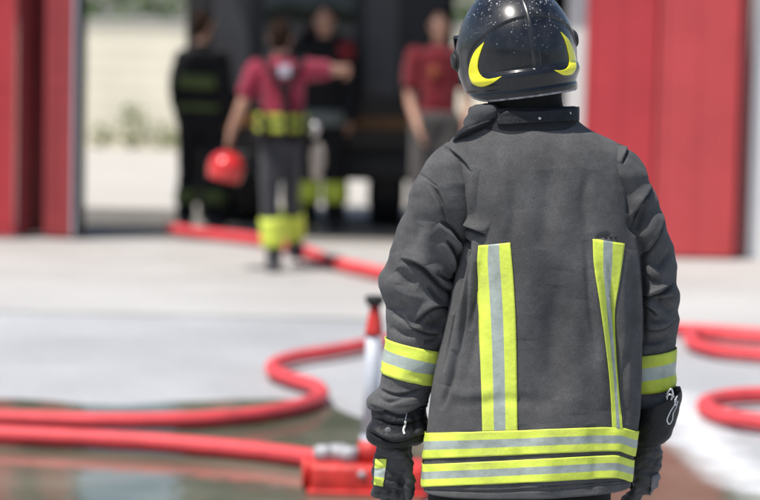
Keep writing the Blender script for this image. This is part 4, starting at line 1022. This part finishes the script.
mb_ = MB(); mb_.box((at(584, 200, YF)[0] + .003, YF + .06, 0), (at(746, 200, YF)[0], YF + .2, LZ - .003)); mb_.build('wall', M['inner_wall'], st_, False)
mb_ = MB(); mb_.box((-2.95, YF + .34, 0), (-2.8, 20.56, HT - .1)); mb_.build('wall', M['inner_wall'], st_, False)  # cut back so that sun reaches the passage floor
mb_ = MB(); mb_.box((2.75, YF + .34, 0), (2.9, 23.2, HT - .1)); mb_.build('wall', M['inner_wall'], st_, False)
mb_ = MB(); mb_.box((-10.5, 19.7, HT), (9.0, 20.45, HT + .14)); mb_.box((-1.78, 20.452, HT), (9.0, 23.3, HT + .14)); mb_.build('roof', M['roof'], st_, False)  # left part shaped to stop short and let sun onto the passage floor
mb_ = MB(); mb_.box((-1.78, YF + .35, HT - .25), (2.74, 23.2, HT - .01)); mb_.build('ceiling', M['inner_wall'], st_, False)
# rear wall with its two openings (left passage and a gap at the right)
rx = [at(p, 100, 23.1)[0] for p in (186, 452, 548)]
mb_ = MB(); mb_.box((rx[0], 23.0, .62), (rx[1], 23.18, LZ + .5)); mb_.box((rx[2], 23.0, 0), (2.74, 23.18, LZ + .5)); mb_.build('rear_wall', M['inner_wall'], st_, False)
# folding doors, open
ds = 'folding_door'
mb_ = MB(); mb_.box((at(75.5, 150, YF)[0], YF - .14, .02), (at(85, 150, YF)[0], YF + .03, LZ - .02), bev=.008); ld = mb_.build(ds, M['rubber'], st_, False)
ld['label'] = 'folded red door leaves with black edge seal'
def leaf(parent, xa, ya, xb, yb, m_, z1=LZ - .03, t=.05, ribs=3, rails=True):
    a = np.array([xa, ya]); b = np.array([xb, yb]); d = b - a; L_ = np.linalg.norm(d); d /= L_; n = np.array([-d[1], d[0]])
    m = MB()
    def slab(u0, u1, z0, zz, t0, t1):
        V = [np.r_[a + d * u + n * w, z] for z in (z0, zz) for (u, w) in ((u0, t0), (u1, t0), (u1, t1), (u0, t1))]
        m.add(V, [(3, 2, 1, 0), (4, 5, 6, 7), (0, 1, 5, 4), (1, 2, 6, 5), (2, 3, 7, 6), (3, 0, 4, 7)])
    slab(0, L_, .02, z1, -t / 2, t / 2)
    for u0, u1 in ((.0, .05), (L_ - .05, L_)): slab(u0 + .002, u1 - .002, .03, z1 - .01, -t / 2 - .008, -t / 2 - .001)
    for k in range(1, ribs + 1):
        u = .05 + (L_ - .1) * k / (ribs + 1); slab(u - .006, u + .006, .05, z1 - .05, -t / 2 - .005, -t / 2 - .001)
    for z in ((.10, 1.2, z1 - .14) if rails else ()): slab(.06, L_ - .06, z, z + .07, -t / 2 - .007, -t / 2 - .001)
    return m.build('door_leaf', m_, parent, False)
A = lambda px, Y: at(px, 150, Y)[0]
leaf(ld, A(-40, YF - .2), YF - .2, A(15, YF - .2), YF - .2, M['door_red'])
leaf(ld, A(19, YF - .16), YF - .16, A(45, YF + .35), YF + .35, M['door_dark'])
leaf(ld, A(46, YF - .08), YF - .08, A(73, YF - .14), YF - .14, M['door_shaded'])
mb_ = MB(); mb_.box((A(72.5, YF - .17), YF - .17, .02), (A(75, YF - .17), YF - .12, LZ - .04)); mb_.build('edge_strip', M['galv'], ld, False)
rd = leaf(st_, A(584, 19.72), 19.76, A(653, 19.72), 19.66, M['door_red'], ribs=1, rails=False); rd.name = ds; rd['label'] = 'red door leaves standing closed beside white wall'
leaf(rd, A(656, 19.62), 19.62, A(736, 19.62), 19.62, M['door_red_pale'], ribs=1, rails=False)
leaf(rd, A(737, 19.62), 19.63, A(745, 19.62), 19.72, M['door_dark'], ribs=0, rails=False)
#mb_ = MB(); mb_.tube([[A(662, 19.57), 19.575, 1.0], [A(662, 19.57), 19.575, 1.22]], .012, 10); mb_.build('handle', M['rubber'], rd)

# ---- dark truck backed into the bay
ty = 21.75
tx0 = at(196, 120, ty)[0]; tx1 = at(452, 120, ty)[0]; tw = tx1 - tx0
tk = thing('fire_truck', 'dark truck parked inside the bay behind the standing people', 'truck', ((tx0 + tx1) / 2, ty, 0))
mb_ = MB(); mb_.box((tx0, ty, .47), (tx1, ty + 1.15, 2.6), bev=.06); mb_.box((tx0 + .05, ty + 1.0, .55), (tx1 - .05, ty + 1.2, 2.3), bev=.04); mb_.build('body', M['truck'], tk)
for (p0, p1) in ((214, 250), (365, 398)):
    mb_ = MB(); a = at(p0, 50, ty)[0]; b_ = at(p1, 50, ty)[0]
    mb_.box((a, ty - .03, 1.15), (b_, ty - .004, 2.3), bev=.006)
    for z in np.arange(1.2, 2.28, .06): mb_.box((a + .02, ty - .037, z), (b_ - .02, ty - .031, z + .04))
    mb_.build('shutter', M['shutter'], tk, False)
mb_ = MB(); mb_.box((at(262, 60, ty)[0], ty - .025, 1.35), (at(355, 60, ty)[0], ty - .004, 2.2), bev=.02); mb_.build('window', M['glass'], tk)
mb_ = MB(); mb_.box((tx0 + .02, ty - .012, .86), (tx1 - .02, ty - .003, .96)); mb_.build('stripe', M['truck_stripe'], tk, False)
mb_ = MB(); mb_.box((tx0 - .01, ty - .14, .42), (tx1 + .01, ty - .002, .64), bev=.02); mb_.build('bumper', M['rubber'], tk)
for x in (tx0 + .12, tx1 - .22):
    mb_ = MB(); mb_.box((x, ty - .03, .70), (x + .10, ty - .003, .82), bev=.01); mb_.build('tail_light', M['lamp_red'], tk)
for x in (tx0 + .02, tx0 + .36, tx1 - .70, tx1 - .34):
    for yy in (ty + .35, ty + .95):
        mb_ = MB(); mb_.tube([[x, yy, .38], [x + .03, yy, .38], [x + .27, yy, .38], [x + .30, yy, .38]], [.34, .38, .38, .34], 36); w_ = mb_.build('wheel', M['rubber'], tk)
        mb_ = MB(); mb_.tube([[x - .01, yy, .38], [x + .31, yy, .38]], .2, 24); mb_.build('rim', M['steel'], w_)

# ---- boundary wall, hedge and weeds beyond the bay
WBY = 34.0
wl = thing('boundary_wall', 'cream panelled boundary wall seen through the bay, with hedge above', 'wall', (0, WBY, 0))
zt_ = at(135, 24, WBY)[2]
mb_ = MB(); mb_.box((-14, WBY, 0), (14, WBY + .18, zt_))
for z in np.arange(.15, zt_ - .1, .22): mb_.box((-14, WBY - .014, z), (14, WBY - .002, z + .19))
mb_.build('panel', M['cream_wall'], wl, False)
mb_ = MB(); mb_.box((-14, WBY - .05, zt_ + .002), (14, WBY + .23, zt_ + .06), bev=.01); mb_.build('coping', M['strip'], wl, False)
def leaves(mb, c, r, n, s, flat=1.0):
    for _ in range(n):
        v = np.random.normal(size=3); v /= np.linalg.norm(v); p = np.array(c) + v * np.array(r) * np.random.uniform(.55, 1.0)**.5
        a = np.random.normal(size=3); a /= np.linalg.norm(a); b_ = np.cross(a, np.random.normal(size=3)); b_ /= np.linalg.norm(b_) + 1e-9
        l = s * np.random.uniform(.6, 1.3)
        mb.add([p - a * l, p - b_ * l * .45, p + a * l, p + b_ * l * .45], [(0, 1, 2, 3)])
hd = thing('hedge', 'green leafy hedge showing over the top of the cream wall', 'hedge', (0, WBY + 1, 0))
mb_ = MB(); np.random.seed(5)
for x in np.arange(-8, 8, .42):
    hgt = 2.3 + .35 * noise.noise(Vector((x * .8, 2.2, 0)))
    for z in np.arange(.9, hgt + .4, .4): leaves(mb_, (x + random.uniform(-.1, .1), WBY + .95 + random.uniform(-.2, .2), z), (.38, .42, .34), 55, .075)
mb_.build('foliage', M['leaf'], hd, False)
mb_ = MB()
for x in np.arange(-8, 8, .8): limb(mb_, [(x, WBY + 1, 0), (x + .05, WBY + 1, .8), (x - .05, WBY + .95, 1.6)], [.05, .04, .02], 8, 3)
mb_.build('stem', M['bark'], hd)
for (px, h_, n) in ((101, .30, 40), (132, .58, 85), (162, .32, 36), (176, .26, 30)):
    c_ = at(px, 140, WBY - .35); 
    wd = thing('weed', {101: 'small weed at the wall foot nearest the folded red door', 132: 'tall weed clump in the middle of the cream wall foot', 162: 'low weed tuft between the tall weed and the dark figure', 176: 'lowest weed close beside the dark figure in the opening'}[px], 'weed', (c_[0], WBY - .35, 0), 'weeds along the wall foot')
    mb_ = MB(); leaves(mb_, (c_[0], WBY - .35, h_ * .5), (.16 + h_ * .1, .14, h_ * .55), n, .06); mb_.build('foliage', M['weed'], wd, False)
    mb_ = MB()
    for k in range(5): mb_.tube([[c_[0] + random.uniform(-.05, .05), WBY - .35, 0], [c_[0] + random.uniform(-.15, .15), WBY - .35, h_ * .8]], [.008, .004], 5)
    mb_.build('stem', M['weed'], wd)

# leaf clumps added unseen behind the camera, to darken what the helmet mirrors
ORG = np.zeros(3); np.random.seed(11)
n_ = 9000; cc = np.stack([np.random.uniform(-45, 45, n_), np.random.uniform(-24, -18, n_), np.random.uniform(.2, 1, n_)], 1)
top_ = np.array([5.2 + 2.2 * noise.noise(Vector((c[0] * .18, 3.1, 0))) + .8 * noise.noise(Vector((c[0] * .7, 1.1, 0))) for c in cc]); cc[:, 2] *= top_
a_ = np.random.normal(size=(n_, 3)); a_ /= np.linalg.norm(a_, axis=1)[:, None]; b_ = np.cross(a_, np.random.normal(size=(n_, 3))); b_ /= np.linalg.norm(b_, axis=1)[:, None]
V = np.stack([cc - a_ * .34, cc - b_ * .2, cc + a_ * .34, cc + b_ * .2], 1).reshape(-1, 3)
wd_ = build('added_treeline', V, np.arange(4 * n_).reshape(-1, 4), M['leaf'], None, False); wd_['kind'] = 'stuff'

# ================================================================== LIGHT, SKY, CAMERA
sun_dir = np.array([-.34, -.26, .905]); sun_dir /= np.linalg.norm(sun_dir)
sd = bpy.data.lights.new('sun', 'SUN'); sd.energy = 4.3; sd.angle = RAD(.5); sd.color = (1.0, .96, .90)
so = bpy.data.objects.new('sun', sd); C.objects.link(so); so.location = (0, 0, 20)
so.rotation_euler = Vector(sun_dir).to_track_quat('Z', 'Y').to_euler()
w = bpy.data.worlds.new('World'); S.world = w; w.use_nodes = True
nt = w.node_tree; sk = nt.nodes.new('ShaderNodeTexSky'); sk.sky_type = 'NISHITA'; sk.sun_disc = False
sk.sun_elevation = math.asin(sun_dir[2]); sk.sun_rotation = math.atan2(sun_dir[0], sun_dir[1]); sk.dust_density = 1.5; sk.air_density = 1.0
bg = nt.nodes['Background']; bg.inputs['Strength'].default_value = .11; nt.links.new(sk.outputs[0], bg.inputs['Color'])
cd = bpy.data.cameras.new('camera'); cd.lens = 120; cd.sensor_width = 36; cd.sensor_fit = 'HORIZONTAL'; cd.clip_end = 2000; cd.clip_start = .1
cam = bpy.data.objects.new('camera', cd); C.objects.link(cam)
Mx = Matrix(((cr[0], cu[0], -cf[0], 0), (cr[1], cu[1], -cf[1], 0), (cr[2], cu[2], -cf[2], CAMZ), (0, 0, 0, 1)))
cam.matrix_world = Mx
cd.dof.use_dof = True; cd.dof.focus_distance = (T(540, 300, -.12) - CAM) @ cf; cd.dof.aperture_fstop = 2.6; cd.dof.aperture_blades = 0
S.camera = cam
S.view_settings.view_transform = 'Standard'; S.view_settings.look = 'None'; S.view_settings.exposure = 0.30; S.view_settings.gamma = 1.0
try: S.view_settings.use_curve_mapping = False
except Exception: pass
S.cycles.max_bounces = 8; S.cycles.transparent_max_bounces = 16; S.cycles.use_denoising = True
